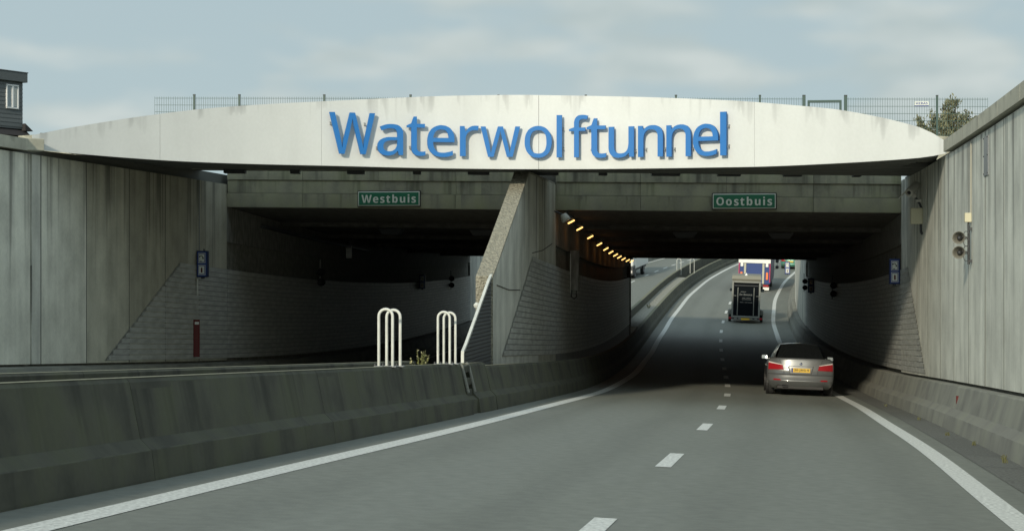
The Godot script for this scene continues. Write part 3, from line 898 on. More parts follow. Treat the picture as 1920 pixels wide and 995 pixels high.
func build_viaduct() -> void:
	var v := thing("viaduct", "white viaduct with a hollow lens-shaped front that spans both carriageways", "bridge", Transform3D(Basis(), Vector3(0, 2.2, -41)))
	var cuts := [0.0, 0.12, 0.296, 0.56, 0.812, 1.0]
	for i in cuts.size() - 1:
		var mb := MB.new(true)
		var us := steps(cuts[i] + 0.0001, cuts[i + 1] - (0.0003 if i == 2 else 0.0001), 0.012)
		var rows_f := []
		for k in us.size():
			pass
		var lowf := []; var topf := []; var topb := []; var lowb := []
		for u in us:
			lowf.append(fascia_at(u, along(FBOT, u)))
			topf.append(fascia_at(u, along(FTOP, u)))
			topb.append(fascia_at(u, along(FTOP, u) + 0.05, 0.55))
			lowb.append(fascia_at(u, along(FBOT, u) + 0.03, 0.55))
		for k in us.size() - 1:
			var L := 18.93
			var ua: float = us[k] * L; var ub: float = us[k + 1] * L
			mb.sm = 0
			mb.quad(lowf[k], topf[k], topf[k + 1], lowf[k + 1], Vector2(ua, topf[k].y - lowf[k].y + 0.02), Vector2(ua, 0.02), Vector2(ub, 0.02), Vector2(ub, topf[k + 1].y - lowf[k + 1].y + 0.02))
			mb.sm = 1
			mb.quad(topf[k], topb[k], topb[k + 1], topf[k + 1], Vector2(ua, 0.9), Vector2(ua, 1.3), Vector2(ub, 1.3), Vector2(ub, 0.9))
			mb.sm = 2
			mb.quad(lowb[k], lowf[k], lowf[k + 1], lowb[k + 1], Vector2(ua, 1), Vector2(ua, 1.4), Vector2(ub, 1.4), Vector2(ub, 1))
			mb.sm = 3
			mb.quad(topb[k], lowb[k], lowb[k + 1], topb[k + 1], Vector2(ua, 0), Vector2(ua, 1), Vector2(ub, 1), Vector2(ub, 0))
		mb.sm = -1
		mb.quad(lowf[0], lowb[0], topb[0], topf[0])
		mb.quad(lowf[-1], topf[-1], topb[-1], lowb[-1])
		wpart(v, "fascia_panel", mb, M.fascia)
	# deck: girders lie across the carriageways behind the hollow front
	var roll := Transform3D(Basis(Vector3(0, 0, 1), -0.0105), Vector3.ZERO)     # falls with the road's crossfall
	var deck := MB.new()
	var poly := PackedVector2Array()
	for u in steps(0.0, 1.0, 0.04):
		var p := fascia_at(u, 0, 0.57)
		poly.append(Vector2(p.x, -p.z))
	poly.append(Vector2(10.8, 46.9)); poly.append(Vector2(-9.8, 49.1))
	deck.prism(poly, 2.50, 2.66, roll * Transform3D(Basis(Vector3(1, 0, 0), Vector3(0, 0, -1), Vector3(0, 1, 0)), Vector3.ZERO))
	wpart(v, "deck_slab", deck, M.body_concrete)
	for k in 12:
		var f := k / 11.0
		# each girder ends at the hollow front on both sides of the middle
		var dl := lerpf(38.2, 46.0, f)
		for half in [[0.0, 0.5], [0.5, 1.0]]:
			var mb := MB.new()
			var xs := []
			for u in steps(half[0], half[1], 0.01):
				var p := fascia_at(u, 0, 0.60)
				if -p.z < dl: xs.append(p.x)
			if xs.size() < 3: continue
			var x0: float = xs.min(); var x1: float = xs.max()
			if dl > 42.2:
				if half[0] > 0: continue
				x0 = -10.35 + (dl - 40) * 0.13; x1 = 9.55 + (dl - 40) * 0.13
			mb.box(Vector3((x0 + x1) / 2, 2.44, -dl), Vector3(x1 - x0, 0.12, 0.34), 0.02, roll)
			wpart(v, "girder", mb, M.girder)
	for k in 12:
		var mb := MB.new()
		var x := -9.0 + k * 1.62
		mb.box(Vector3(x, 2.44, -47.35 + x * 0.098), Vector3(0.2 + 0.9 * pow(rng.randf(), 2.0), 0.16, 0.3), 0.01, roll)
		wpart(v, "bearing_block", mb, M.dark_steel)
	var mb2 := MB.new()
	mb2.box(Vector3(0.6, 2.475, 0), Vector3(21.0, 0.05, 0.10), 0.01, roll * Transform3D(Basis(Vector3.UP, -0.098), Vector3(0, 0, -47.6)))
	wpart(v, "drip_rail", mb2, M.dark_steel)
	# parapet along the far edge of the deck, bowed in elevation
	var pp := PackedVector2Array([Vector2(-13.4, 2.40), Vector2(11.8, 2.40)])
	for i in 25:
		var x := lerpf(11.8, -13.4, i / 24.0)
		pp.append(Vector2(x, 3.28 + 0.46 * (1 - pow((x + 0.8) / 12.7, 2))))
	mb2 = MB.new()
	mb2.prism(pp, -0.2, 0.2, roll * Transform3D(Basis(Vector3.UP, -0.111), Vector3(0, 0.06, -47.5)))
	wpart(v, "rear_parapet", mb2, M.coping_plain)
	# bearing shelves on the two walls
	for side in [[WALL_L - 0.15, WALL_L - 0.5, 35.8, 2.57], [WALL_R + 0.15, WALL_R + 0.5, 38.7, 2.40]]:
		mb2 = MB.new()
		sweep(mb2, steps(side[2], 50.45, 1.0), wall_prof(side[0], side[1], func(_s): return 2.27, func(s): return minf(2.40 + (s - side[2]) * 0.015, side[3])))
		wpart(v, "bearing_shelf", mb2, M.girder)
	# the abutment ends beside the walls
	for u in [0.0]:
		var mb := MB.new()
		mb.box(Vector3(-0.42, 2.46, 0.12), Vector3(0.8, 0.26, 0.45), 0.02, fascia_turn(0.004))
		wpart(v, "end_block", mb, M.coping)
	# name in raised blue letters, each standing off the front on two brackets
	var sg := thing("name_sign", "large blue raised letters naming the tunnel across the white front of the viaduct", "sign", fascia_turn(0.556))
	var font := SystemFont.new()
	font.font_names = PackedStringArray(["Droid Sans"])
	var LET := [["W", 0.3302, 1.071, 2.544, 3.49], ["a", 0.3762, 0.595, 2.524, 3.25], ["t", 0.4078, 0.433, 2.525, 3.432], ["e", 0.4385, 0.629, 2.502, 3.242], ["r", 0.474, 0.436, 2.529, 3.235], ["w", 0.5128, 0.918, 2.514, 3.218], ["o", 0.56, 0.629, 2.49, 3.227], ["l", 0.5862, 0.125, 2.496, 3.472], ["f", 0.61, 0.446, 2.493, 3.471], ["t", 0.6318, 0.46, 2.473, 3.383], ["u", 0.662, 0.598, 2.468, 3.181], ["n", 0.697, 0.591, 2.477, 3.196], ["n", 0.73, 0.585, 2.467, 3.191], ["e", 0.761, 0.6, 2.459, 3.188], ["l", 0.7808, 0.142, 2.463, 3.441]]
	var FIX := {"W": [[-0.455, 0.72], [-0.21, 0.14], [0.30, 0.72]], "a": [[-0.50, 0.22], [0.38, 0.30]], "t": [[-0.30, 0.2]], "e": [[-0.47, 0.45], [0.2, 0.06]], "u": [[0.52, 0.2], [-0.40, 0.6]], "n": [[-0.23, 0.22], [0.53, 0.22]], "l": [[0.62, 0.2], [0.62, 0.66]], "o": [[0.46, 0.5]], "w": [[-0.2, 0.1]], "r": [[-0.38, 0.4]], "f": [[-0.1, 0.4]]}   # brackets, across and up each letter
	for l in LET:
		var tm := TextMesh.new()
		tm.text = l[0]
		tm.font = font
		tm.font_size = 160
		tm.pixel_size = 0.01
		tm.depth = 0.07
		tm.curve_step = 0.6
		tm.material = M.blue_letter
		var bb := tm.get_aabb()
		var xf := fascia_turn(l[1])
		var sx: float = l[2] / bb.size.x
		var sy: float = (l[4] - l[3]) / bb.size.y
		var c := bb.get_center()
		var o := put(sg, "letter", tm, sg.transform.affine_inverse() * (xf * Transform3D(Basis.from_scale(Vector3(sx, sy, 1)), Vector3(-c.x * sx, l[3] - bb.position.y * sy, 0.14))))
		for q in FIX.get(l[0], [[0.0, 0.5]]):
			var bk := MB.new()
			var pos := Vector3(q[0] * l[2], lerpf(l[3], l[4], q[1]), 0.0)
			bk.box(pos + Vector3(0, 0, 0.055), Vector3(0.02, 0.035, 0.10), 0.0)
			bk.box(pos + Vector3(0.0, 0.045, 0.02), Vector3(0.03, 0.012, 0.04), 0.0)
			put(o, "bracket", bk.mesh(M.galvanised), (sg.transform * o.transform).affine_inverse() * xf)

# ---------------------------------------------------------------- signs and fittings
func lettering(parent: Node, text: String, width: float, height: float, m: Material, xf: Transform3D, bold := true, called := "lettering", spacing := 0) -> void:
	var font := SystemFont.new()
	font.font_names = PackedStringArray(["Droid Sans"])
	if bold: font.font_weight = 700
	var fv := FontVariation.new()
	fv.base_font = font
	fv.spacing_glyph = spacing
	var tm := TextMesh.new()
	tm.text = text
	tm.font = fv
	tm.font_size = 64
	tm.pixel_size = 0.01
	tm.depth = 0.01
	tm.curve_step = 1.5
	tm.material = m
	var bb := tm.get_aabb()
	var sx := width / bb.size.x
	var sy := height / bb.size.y
	var c := bb.get_center()
	put(parent, called, tm, xf * Transform3D(Basis.from_scale(Vector3(sx, sy, 0.6)), Vector3(-c.x * sx, -c.y * sy, 0)))

func tube_sign(text: String, t0: float, t1: float, y0: float, y1: float, label: String) -> void:
	var tm := (t0 + t1) / 2
	var w := t1 - t0
	var h := y1 - y0
	var o := thing("tube_name_sign", label, "sign", frame(IN - 0.06, tm, (y0 + y1) / 2), "green signs naming the tubes")
	var mb := MB.new()
	mb.box(Vector3(0, 0, -0.02), Vector3(w, h, 0.04), 0.006)
	part(o, "border", mb, M.sign_white)
	mb = MB.new()
	mb.box(Vector3(0, 0, 0.004), Vector3(w - 0.05, h - 0.05, 0.014), 0.002)
	part(o, "face", mb, M.sign_green)
	mb = MB.new()
	mb.box(Vector3(0, 0, -0.07), Vector3(w + 0.05, h + 0.05, 0.06), 0.006)
	part(o, "back_frame", mb, M.black)
	lettering(o, text, w * 0.885, h * 0.60, M.sign_white, Transform3D(Basis(), Vector3(0, 0.0, 0.014)), true, "lettering", 5)

func sos_box(s: float, t: float, y: float, h: float, label: String) -> void:
	var w := h * 0.42
	var o := thing("emergency_sign_box", label, "sign", frame(s, t, y), "blue emergency telephone and extinguisher signs")
	var mb := MB.new()
	mb.box(Vector3.ZERO, Vector3(w, h, 0.16), 0.012)
	part(o, "housing", mb, M.sign_frame)
	mb = MB.new()
	mb.box(Vector3(0, 0, 0.081), Vector3(w * 0.82, h * 0.92, 0.01), 0.003)
	var f := part(o, "face", mb, M.sign_blue)
	for k in 2:
		var cy := h * (0.225 if k == 0 else -0.225)
		mb = MB.new()
		mb.box(Vector3(0, cy, 0.088), Vector3(w * 0.66, h * 0.385, 0.008), 0.002)
		part(f, "border", mb, M.sign_white)
		mb = MB.new()
		mb.box(Vector3(0, cy, 0.094), Vector3(w * 0.58, h * 0.35, 0.006), 0.0)
		part(f, "border", mb, M.sign_blue)
		mb = MB.new()
		mb.box(Vector3(0, cy, 0.098), Vector3(w * 0.48, h * 0.30, 0.006), 0.0)
		part(f, "pictogram_panel", mb, M.sign_white)
	mb = MB.new()     # handset
	var hs := []
	for k in 7:
		var a := lerpf(-0.5, 0.95, k / 6.0)
		hs.append(Vector3(-w * 0.16 + w * 0.30 * sin(a + 0.4), h * 0.20 + h * 0.11 * cos(a * 1.5), 0.102))
	mb.tube(hs, w * 0.035, 6)
	mb.box(hs[0], Vector3(w * 0.13, w * 0.10, 0.008))
	mb.box(hs[6], Vector3(w * 0.12, w * 0.12, 0.008))
	mb.box(Vector3(-w * 0.07, h * 0.10, 0.102), Vector3(w * 0.16, h * 0.025, 0.004))
	part(f, "handset_symbol", mb, M.black)
	mb = MB.new()     # extinguisher
	mb.box(Vector3(0, -h * 0.24, 0.102), Vector3(w * 0.15, h * 0.17, 0.008), 0.003)
	mb.box(Vector3(0, -h * 0.143, 0.102), Vector3(w * 0.07, h * 0.03, 0.006))
	part(f, "extinguisher_symbol", mb, M.red)
	mb = MB.new()
	mb.box(Vector3(w * 0.1, h * 0.53, -0.02), Vector3(0.03, h * 0.08, 0.03))
	mb.box(Vector3(0.0, -h * 0.53, -0.02), Vector3(0.09, h * 0.06, 0.06))
	part(o, "cable_gland", mb, M.dark_steel)

func conduit(pts: Array, r: float, label: String, m: Material) -> void:
	var mb := MB.new()
	mb.tube(pts, r, 6)
	var o := put(self, "conduit", mb.mesh(m))
	tag(o, label, "conduit")

func horn_pair() -> void:
	var o := thing("loudspeaker_pair", "two grey horn loudspeakers on one wire-framed post fixed to the right wall", "loudspeaker", frame(33.86, WALL_R, 0.0))
	var L := o.transform.affine_inverse()
	var mb := MB.new()
	mb.tube([Vector3(-0.07, 0.72, 0), Vector3(-0.07, 0.02, 0)], 0.022, 8)
	part(o, "post", mb, M.dark_steel)
	mb = MB.new()
	for y in [0.66, 0.08]:
		mb.box(Vector3(-0.035, y, 0), Vector3(0.07, 0.05, 0.09), 0.006)
	part(o, "wall_bracket", mb, M.dark_steel)
	for k in 2:
		var y := 0.50 - k * 0.265
		var xf := Transform3D(Basis(Vector3.UP, -0.25) * Basis(Vector3.RIGHT, PI / 2), Vector3(-0.255, y, 0.10))
		mb = MB.new(true)
		mb.lathe([Vector2(0.112, 0.0), Vector2(0.116, 0.008), Vector2(0.110, 0.006), Vector2(0.098, -0.055), Vector2(0.066, -0.12), Vector2(0.05, -0.16)], xf, 24)
		var hn := part(o, "horn", mb, M.horn_dark)
		mb = MB.new(true)
		mb.lathe([Vector2(0.117, 0.004), Vector2(0.104, -0.062), Vector2(0.07, -0.13), Vector2(0.062, -0.19), Vector2(0.06, -0.27), Vector2(0.0, -0.28)], xf, 24)
		part(hn, "horn_back", mb, M.horn_dark)
		mb = MB.new(true)
		mb.lathe([Vector2(0, -0.03), Vector2(0.03, -0.04), Vector2(0.045, -0.09), Vector2(0.05, -0.16)], xf, 16)
		part(hn, "horn_throat", mb, M.dark_steel)
		for q in [-0.09, 0.05]:
			mb = MB.new()
			var ring := []
			for i in 15:
				var a := TAU * i / 14.0
				ring.append(Vector3(-0.115 + 0.045 * cos(a), y + q * 0.9 + 0.075 * sin(a), 0.02))
			mb.tube(ring, 0.006, 5, false)
			part(o, "cable_loop", mb, M.dark_steel)
		mb = MB.new()
		mb.tube([Vector3(-0.07, y, 0), Vector3(-0.15, y + 0.02, 0.0), Vector3(-0.24, y, -0.04)], 0.014, 6)
		part(o, "arm", mb, M.dark_steel)

func build_fittings() -> void:
	tube_sign("Westbuis", -10.22, -8.485, 1.655, 2.053, "green sign with white border over the left tube's mouth")
	tube_sign("Oostbuis", -0.395, 1.30, 1.540, 1.944, "green sign with white border over the right tube's mouth")
	sos_box(46.9, WALL_L + 0.17, 0.04, 0.70, "blue emergency sign box on the left wall above the red marker board")
	sos_box(50.1, WALL_R - 0.16, -0.16, 0.69, "blue emergency sign box on the right wall just inside the right tube")
	sos_box(83.4, WALL_L + 0.17, -0.76, 0.66, "small dim emergency sign box deep inside the left tube")
	sos_box(92.2, WALL_R - 0.16, -1.0, 0.72, "small dim emergency sign box deep inside the right tube")
	sos_box(126.5, 4.12, -0.17, 0.86, "emergency sign box in daylight beyond the far end of the right tube")
	conduit([W(46.95, WALL_L + 0.06, 0.40), W(46.95, WALL_L + 0.06, 2.26)], 0.012, "thin grey conduit running up the left wall from the blue emergency sign", M.galvanised)
	conduit([W(46.75, WALL_L + 0.07, -0.36), W(46.75, WALL_L + 0.07, -0.62), W(46.75, WALL_L + 0.07, -0.78)], 0.018, "short pale conduit hanging below the blue emergency sign on the left wall", M.hoop_white)
	var mb := MB.new()
	var rm := thing("marker_board", "narrow dark red vertical board on the boarded part of the left wall", "marker", frame(46.6, WALL_L + 0.09, -1.92, 0.35))
	mb.box(Vector3.ZERO, Vector3(0.17, 0.98, 0.05), 0.006)
	part(rm, "board", mb, M.red)
	mb = MB.new()
	mb.box(Vector3(0.01, 0.40, 0.027), Vector3(0.11, 0.07, 0.008))
	part(rm, "label_plate", mb, M.pale_box)
	mb = MB.new()
	mb.box(Vector3.ZERO, Vector3(0.04, 0.26, 0.10), 0.004, frame(33.4, 4.335, -2.46))
	tag(put(self, "reflector", mb.mesh(M.red)), "small faded red reflector on the right barrier", "reflector")
	# right wall: camera with its box, metal plate, loudspeakers
	var cx := thing("surveillance_camera", "grey surveillance camera on an arm above a cream box on the right wall", "camera", frame(44.0, WALL_R, 1.55))
	mb = MB.new()
	mb.tube([Vector3(-0.02, -0.22, 0), Vector3(-0.10, -0.05, 0.02), Vector3(-0.20, 0.10, 0.04)], 0.028, 8)
	part(cx, "arm", mb, M.dark_steel)
	mb = MB.new()
	mb.box(Vector3(-0.10, -0.02, 0.02), Vector3(0.14, 0.06, 0.10), 0.01)
	mb.box(Vector3(-0.20, 0.10, 0.04), Vector3(0.10, 0.10, 0.10), 0.02)
	part(cx, "joint", mb, M.horn)
	var hx := Transform3D(Basis(Vector3.UP, -0.5) * Basis(Vector3.RIGHT, 0.42), Vector3(-0.25, 0.25, 0.05))
	mb = MB.new(true)
	mb.lathe([Vector2(0, -0.28), Vector2(0.095, -0.28), Vector2(0.10, -0.26), Vector2(0.10, 0.22), Vector2(0.085, 0.24), Vector2(0.07, 0.24), Vector2(0.066, 0.20), Vector2(0, 0.20)], hx * Transform3D(Basis(Vector3.RIGHT, PI / 2), Vector3.ZERO), 20)
	var bd := part(cx, "camera_body", mb, M.horn)
	mb = MB.new(true)
	mb.lathe([Vector2(0, 0.205), Vector2(0.045, 0.205), Vector2(0.045, 0.215), Vector2(0, 0.218)], hx * Transform3D(Basis(Vector3.RIGHT, PI / 2), Vector3.ZERO), 16)
	part(bd, "lens", mb, M.black)
	mb = MB.new()
	mb.box(Vector3(-0.10, 0.085, 0.0), Vector3(0.30, 0.018, 0.62), 0.004, hx * Transform3D(Basis(Vector3.FORWARD, -0.75), Vector3.ZERO))
	part(cx, "sunshield", mb, M.horn)
	var bx := thing("junction_box", "cream metal junction box below the camera on the right wall", "box", frame(44.0, WALL_R, 1.17))
	mb = MB.new()
	mb.box(Vector3(-0.15, 0, 0), Vector3(0.28, 0.38, 0.24), 0.012)
	part(bx, "housing", mb, M.cream)
	mb = MB.new()
	mb.box(Vector3(-0.16, 0, 0.124), Vector3(0.24, 0.34, 0.01), 0.003)
	part(bx, "door", mb, M.cream)
	mb = MB.new()
	mb.tube([Vector3(-0.05, -0.18, 0.02), Vector3(-0.05, -0.36, 0.02), Vector3(-0.02, -0.44, 0.02)], 0.03, 8)
	part(bx, "cable_duct", mb, M.dark_steel)
	conduit([W(42.9, WALL_R - 0.02, 1.0), W(42.9, WALL_R - 0.02, 2.2)], 0.018, "pale conduit running up the right wall behind the camera", M.pipe)
	conduit([W(33.95, WALL_R - 0.02, 0.95), W(33.95, WALL_R - 0.02, 2.24)], 0.015, "pale conduit running up the right wall above the loudspeakers", M.pipe)
	var jb := thing("junction_box", "small cream junction box above the loudspeakers on the right wall", "box", frame(34.0, WALL_R, 0.87))
	mb = MB.new()
	mb.box(Vector3(-0.07, 0, 0), Vector3(0.12, 0.17, 0.14), 0.008)
	part(jb, "housing", mb, M.cream)
	mb = MB.new()
	mb.tube([Vector3(-0.06, -0.08, 0), Vector3(-0.06, -0.2, 0)], 0.02, 6)
	part(jb, "cable_duct", mb, M.dark_steel)
	horn_pair()
	var pl := thing("cover_plate", "tall narrow grey metal plate bolted high on the right wall", "plate", frame(31.6, WALL_R - 0.012, 1.85, -PI / 2))
	mb = MB.new()
	mb.box(Vector3.ZERO, Vector3(0.62, 0.68, 0.02), 0.004)
	part(pl, "sheet", mb, M.galvanised)
	for q in [[-0.27, 0.3], [0.27, 0.3], [-0.27, -0.3], [0.27, -0.3], [-0.27, 0.0], [0.27, 0.0]]:
		mb = MB.new()
		mb.lathe([Vector2(0.014, 0), Vector2(0.012, 0.012), Vector2(0, 0.014)], Transform3D(Basis(Vector3.RIGHT, PI / 2), Vector3(q[0], q[1], 0.01)), 6)
		part(pl, "bolt", mb, M.dark_steel)
	# cable cabinet on the dividing wall
	var cb := thing("cable_cabinet", "tall narrow grey cable cabinet on the dividing wall under the first lamps", "cabinet", frame(54.2, -4.68, -0.2))
	mb = MB.new()
	mb.box(Vector3(0.13, 0.05, 0), Vector3(0.26, 1.2, 0.30), 0.012)
	part(cb, "housing", mb, M.strip)
	mb = MB.new()
	mb.tube([Vector3(0.06, -0.5, 0.1), Vector3(0.04, -0.72, 0.1), Vector3(0.12, -0.80, 0.1), Vector3(0.2, -0.72, 0.1), Vector3(0.19, -0.5, 0.1)], 0.018, 6)
	part(cb, "cable_loop", mb, M.black)
	mb = MB.new()
	mb.tube([Vector3(0.02, 0.55, 0.17), Vector3(0.02, -0.62, 0.17)], 0.015, 6)
	part(cb, "conduit", mb, M.hoop_white)
	# left tube fittings
	var wb := thing("junction_box", "pale upright box hanging on the upper wall inside the left tube", "box", frame(66.3, WALL_L + 0.12, 0.5))
	mb = MB.new()
	mb.box(Vector3.ZERO, Vector3(0.2, 0.46, 0.16), 0.01)
	part(wb, "housing", mb, M.hoop_white)
	mb = MB.new()
	mb.box(Vector3(0, 0.33, 0), Vector3(0.1, 0.22, 0.1), 0.01)
	part(wb, "hanger", mb, M.dark_steel)
	for q in [[61.4, WALL_L + 0.14, -0.4, "dark fitting with a pale cap on the wall inside the left tube, nearer the mouth"], [93.0, WALL_L + 0.16, -0.85, "pair of dark round signal heads deep inside the left tube"], [98.5, WALL_R - 0.16, -1.02, "pair of dark round signal heads near the far end of the right tube"], [76.0, WALL_R - 0.14, -1.0, "dim pair of dark signal heads half way along the right tube's wall"]]:
		var sgn := thing("signal_head", q[3], "signal", frame(q[0], q[1], q[2]))
		for k in 2:
			mb = MB.new(true)
			mb.lathe([Vector2(0, -0.1), Vector2(0.13, -0.1), Vector2(0.14, 0.04), Vector2(0.12, 0.05), Vector2(0.10, 0.0), Vector2(0, -0.01)], Transform3D(Basis(Vector3.RIGHT, PI / 2), Vector3(0, 0.17 - 0.34 * k, 0)), 16)
			part(sgn, "lamp_housing", mb, M.black)
		mb = MB.new()
		mb.tube([Vector3(-0.05, 0.6, -0.05), Vector3(-0.05, -0.4, -0.05)], 0.02, 6)
		part(sgn, "bracket", mb, M.pale_box if q[0] < 70 else M.dark_steel)
	mb = MB.new()
	sweep(mb, steps(53.5, 70.0, 1.5), wall_prof(WALL_L + 0.02, WALL_L + 0.22, func(s): return soffit(s, WALL_L) - 0.34, func(s): return soffit(s, WALL_L) - 0.27))
	tag(put(self, "cable_tray", mb.mesh(M.dark_steel)), "dark cable tray along the top of the left tube's outer wall", "cable tray")
	var hang := [[58.0, -10.8, "dark hanging lane-signal housing under the left tube's ceiling, further left"], [58.0, -7.85, "dark hanging lane-signal housing under the left tube's ceiling, beside the dividing wall"], [58.0, -1.35, "dark hanging lane-signal housing over the left lane of the right tube"], [58.0, 1.68, "dark hanging lane-signal housing over the right lane of the right tube"]]
	for q in hang:
		var y := soffit(q[0], q[1])
		var hb := thing("lane_signal_housing", q[2], "signal", frame(q[0], q[1], y), "lane-signal housings under the ceilings")
		mb = MB.new()
		mb.frustum(Vector3(0, -0.15, 0), Vector3(0.55, 0.2, 0.4), Vector2(0.8, 0.5), 0.01)
		part(hb, "housing", mb, M.dark_steel)
		mb = MB.new()
		mb.box(Vector3(0, -0.025, 0), Vector3(0.3, 0.05, 0.3))
		part(hb, "mount", mb, M.black)
	# lit sodium lamps along the dividing wall
	var glow := mat("lamp_glow", Color(1.0, 0.72, 0.36), 0.6)
	glow.emission_enabled = true
	glow.emission = Color(1.0, 0.83, 0.50)
	glow.emission_energy_multiplier = 1.8
	var spots := [50.2, 53.0, 57.2, 61.7, 65.5, 68.8, 72.2, 75.4, 79.2, 83.6, 87.8]
	var first: Node3D = null
	for i in spots.size():
		var s: float = spots[i]
		var xf := frame(s, -4.30, soffit(s, -4.3) - 0.30)
		var names := ["first", "second", "third", "fourth", "fifth", "sixth", "seventh", "eighth", "ninth", "tenth", "eleventh"]
		var lb: String = "lit amber strip lamp under the right tube's ceiling, %s from the mouth" % names[i]
		var o: Node3D
		if first == null:
			o = thing("tunnel_lamp", lb, "lamp", xf, "lit amber lamps along the dividing wall")
			mb = MB.new()
			mb.box(Vector3(-0.02, 0.13, 0), Vector3(0.16, 0.10, 0.42), 0.02)
			part(o, "housing", mb, M.dark_steel)
			mb = MB.new()
			mb.box(Vector3(-0.1, 0.22, 0), Vector3(0.05, 0.16, 0.08), 0.0)
			part(o, "bracket", mb, M.dark_steel)
			mb = MB.new(true)
			mb.tube([Vector3(-0.075, -0.045, 0.08), Vector3(0.0, 0.0, 0.0), Vector3(0.075, 0.045, -0.08)], 0.024, 8)
			part(o, "tube", mb, glow)
			var l := OmniLight3D.new()
			l.name = "lamp_light"
			l.light_color = Color(1.0, 0.62, 0.28)
			l.light_energy = 0.02
			l.light_size = 0.05
			l.omni_range = 60
			l.omni_attenuation = 2
			l.shadow_enabled = true
			o.add_child(l, true)
			l.position = Vector3(0.03, -0.10, 0.04)
			first = o
		else:
			o = first.duplicate()
			o.name = numbered(self, "tunnel_lamp")
			add_child(o, true)
			o.transform = xf
			o.set_meta("label", lb)
	# lamp pod outside the mouth
	var pod := thing("floodlight", "round grey floodlight housing at the right tube's mouth beside the first lamp", "lamp", frame(49.3, -4.38, 1.28))
	mb = MB.new(true)
	mb.lathe([Vector2(0, 0.14), Vector2(0.08, 0.13), Vector2(0.12, 0.02), Vector2(0.13, -0.06), Vector2(0.11, -0.08), Vector2(0, -0.07)], Transform3D(Basis(Vector3.FORWARD, -0.5), Vector3.ZERO), 16)
	part(pod, "shade", mb, M.horn)
	mb = MB.new()
	mb.tube([Vector3(-0.3, 0.2, 0), Vector3(-0.02, 0.08, 0)], 0.025, 6)
	part(pod, "bracket", mb, M.dark_steel)

func hoop(xf: Transform3D, w: float, h: float, label: String, group: String) -> void:
	var o := thing("guard_rail_hoop", label, "rail", xf, group)
	var pts := [Vector3(-w / 2, 0, 0), Vector3(-w / 2, h - w / 2, 0)]
	for i in range(1, 10):
		var a := PI - PI * i / 10.0
		pts.append(Vector3(w / 2 * cos(a), h - w / 2 + w / 2 * sin(a), 0))
	pts.append(Vector3(w / 2, h - w / 2, 0)); pts.append(Vector3(w / 2, 0, 0))
	var mb := MB.new(true)
	mb.tube(pts, 0.021, 12)
	part(o, "bent_tube", mb, M.hoop_white)
	for x in [-w / 2, w / 2]:
		mb = MB.new()
		mb.box(Vector3(x, 0.008, 0), Vector3(0.12, 0.016, 0.12), 0.003)
		var p := part(o, "foot_plate", mb, M.galvanised)
		mb = MB.new()
		mb.lathe([Vector2(0.014, 0), Vector2(0.014, 0.03), Vector2(0, 0.032)], Transform3D(Basis(), Vector3(x - 0.045, 0.014, 0.04)), 6)
		part(p, "bolt", mb, M.dark_steel)

func build_hoops() -> void:
	var list := [[24.75, "first"], [25.25, "second"], [29.1, "third"], [29.62, "fourth"]]
	for q in list:
		var t := -4.2
		hoop(frame(q[0], t, east(q[0], -3.86) + 0.84), 0.195, 0.80 if q[0] < 27 else 0.85, "white bent-tube rail on the near median barrier, %s of four counted towards the tunnel" % q[1], "white rails on the near barrier")
	hoop(frame(150.5, -5.2, yprof(150.5) + 0.95), 0.34, 1.35, "white bent-tube rail on the far barrier of the median beyond the tunnel", "white rails beyond the tunnel")
	hoop(frame(152.6, -4.3, yprof(152.6) + 0.95), 0.34, 1.25, "white bent-tube rail on the near barrier of the median beyond the tunnel", "white rails beyond the tunnel")

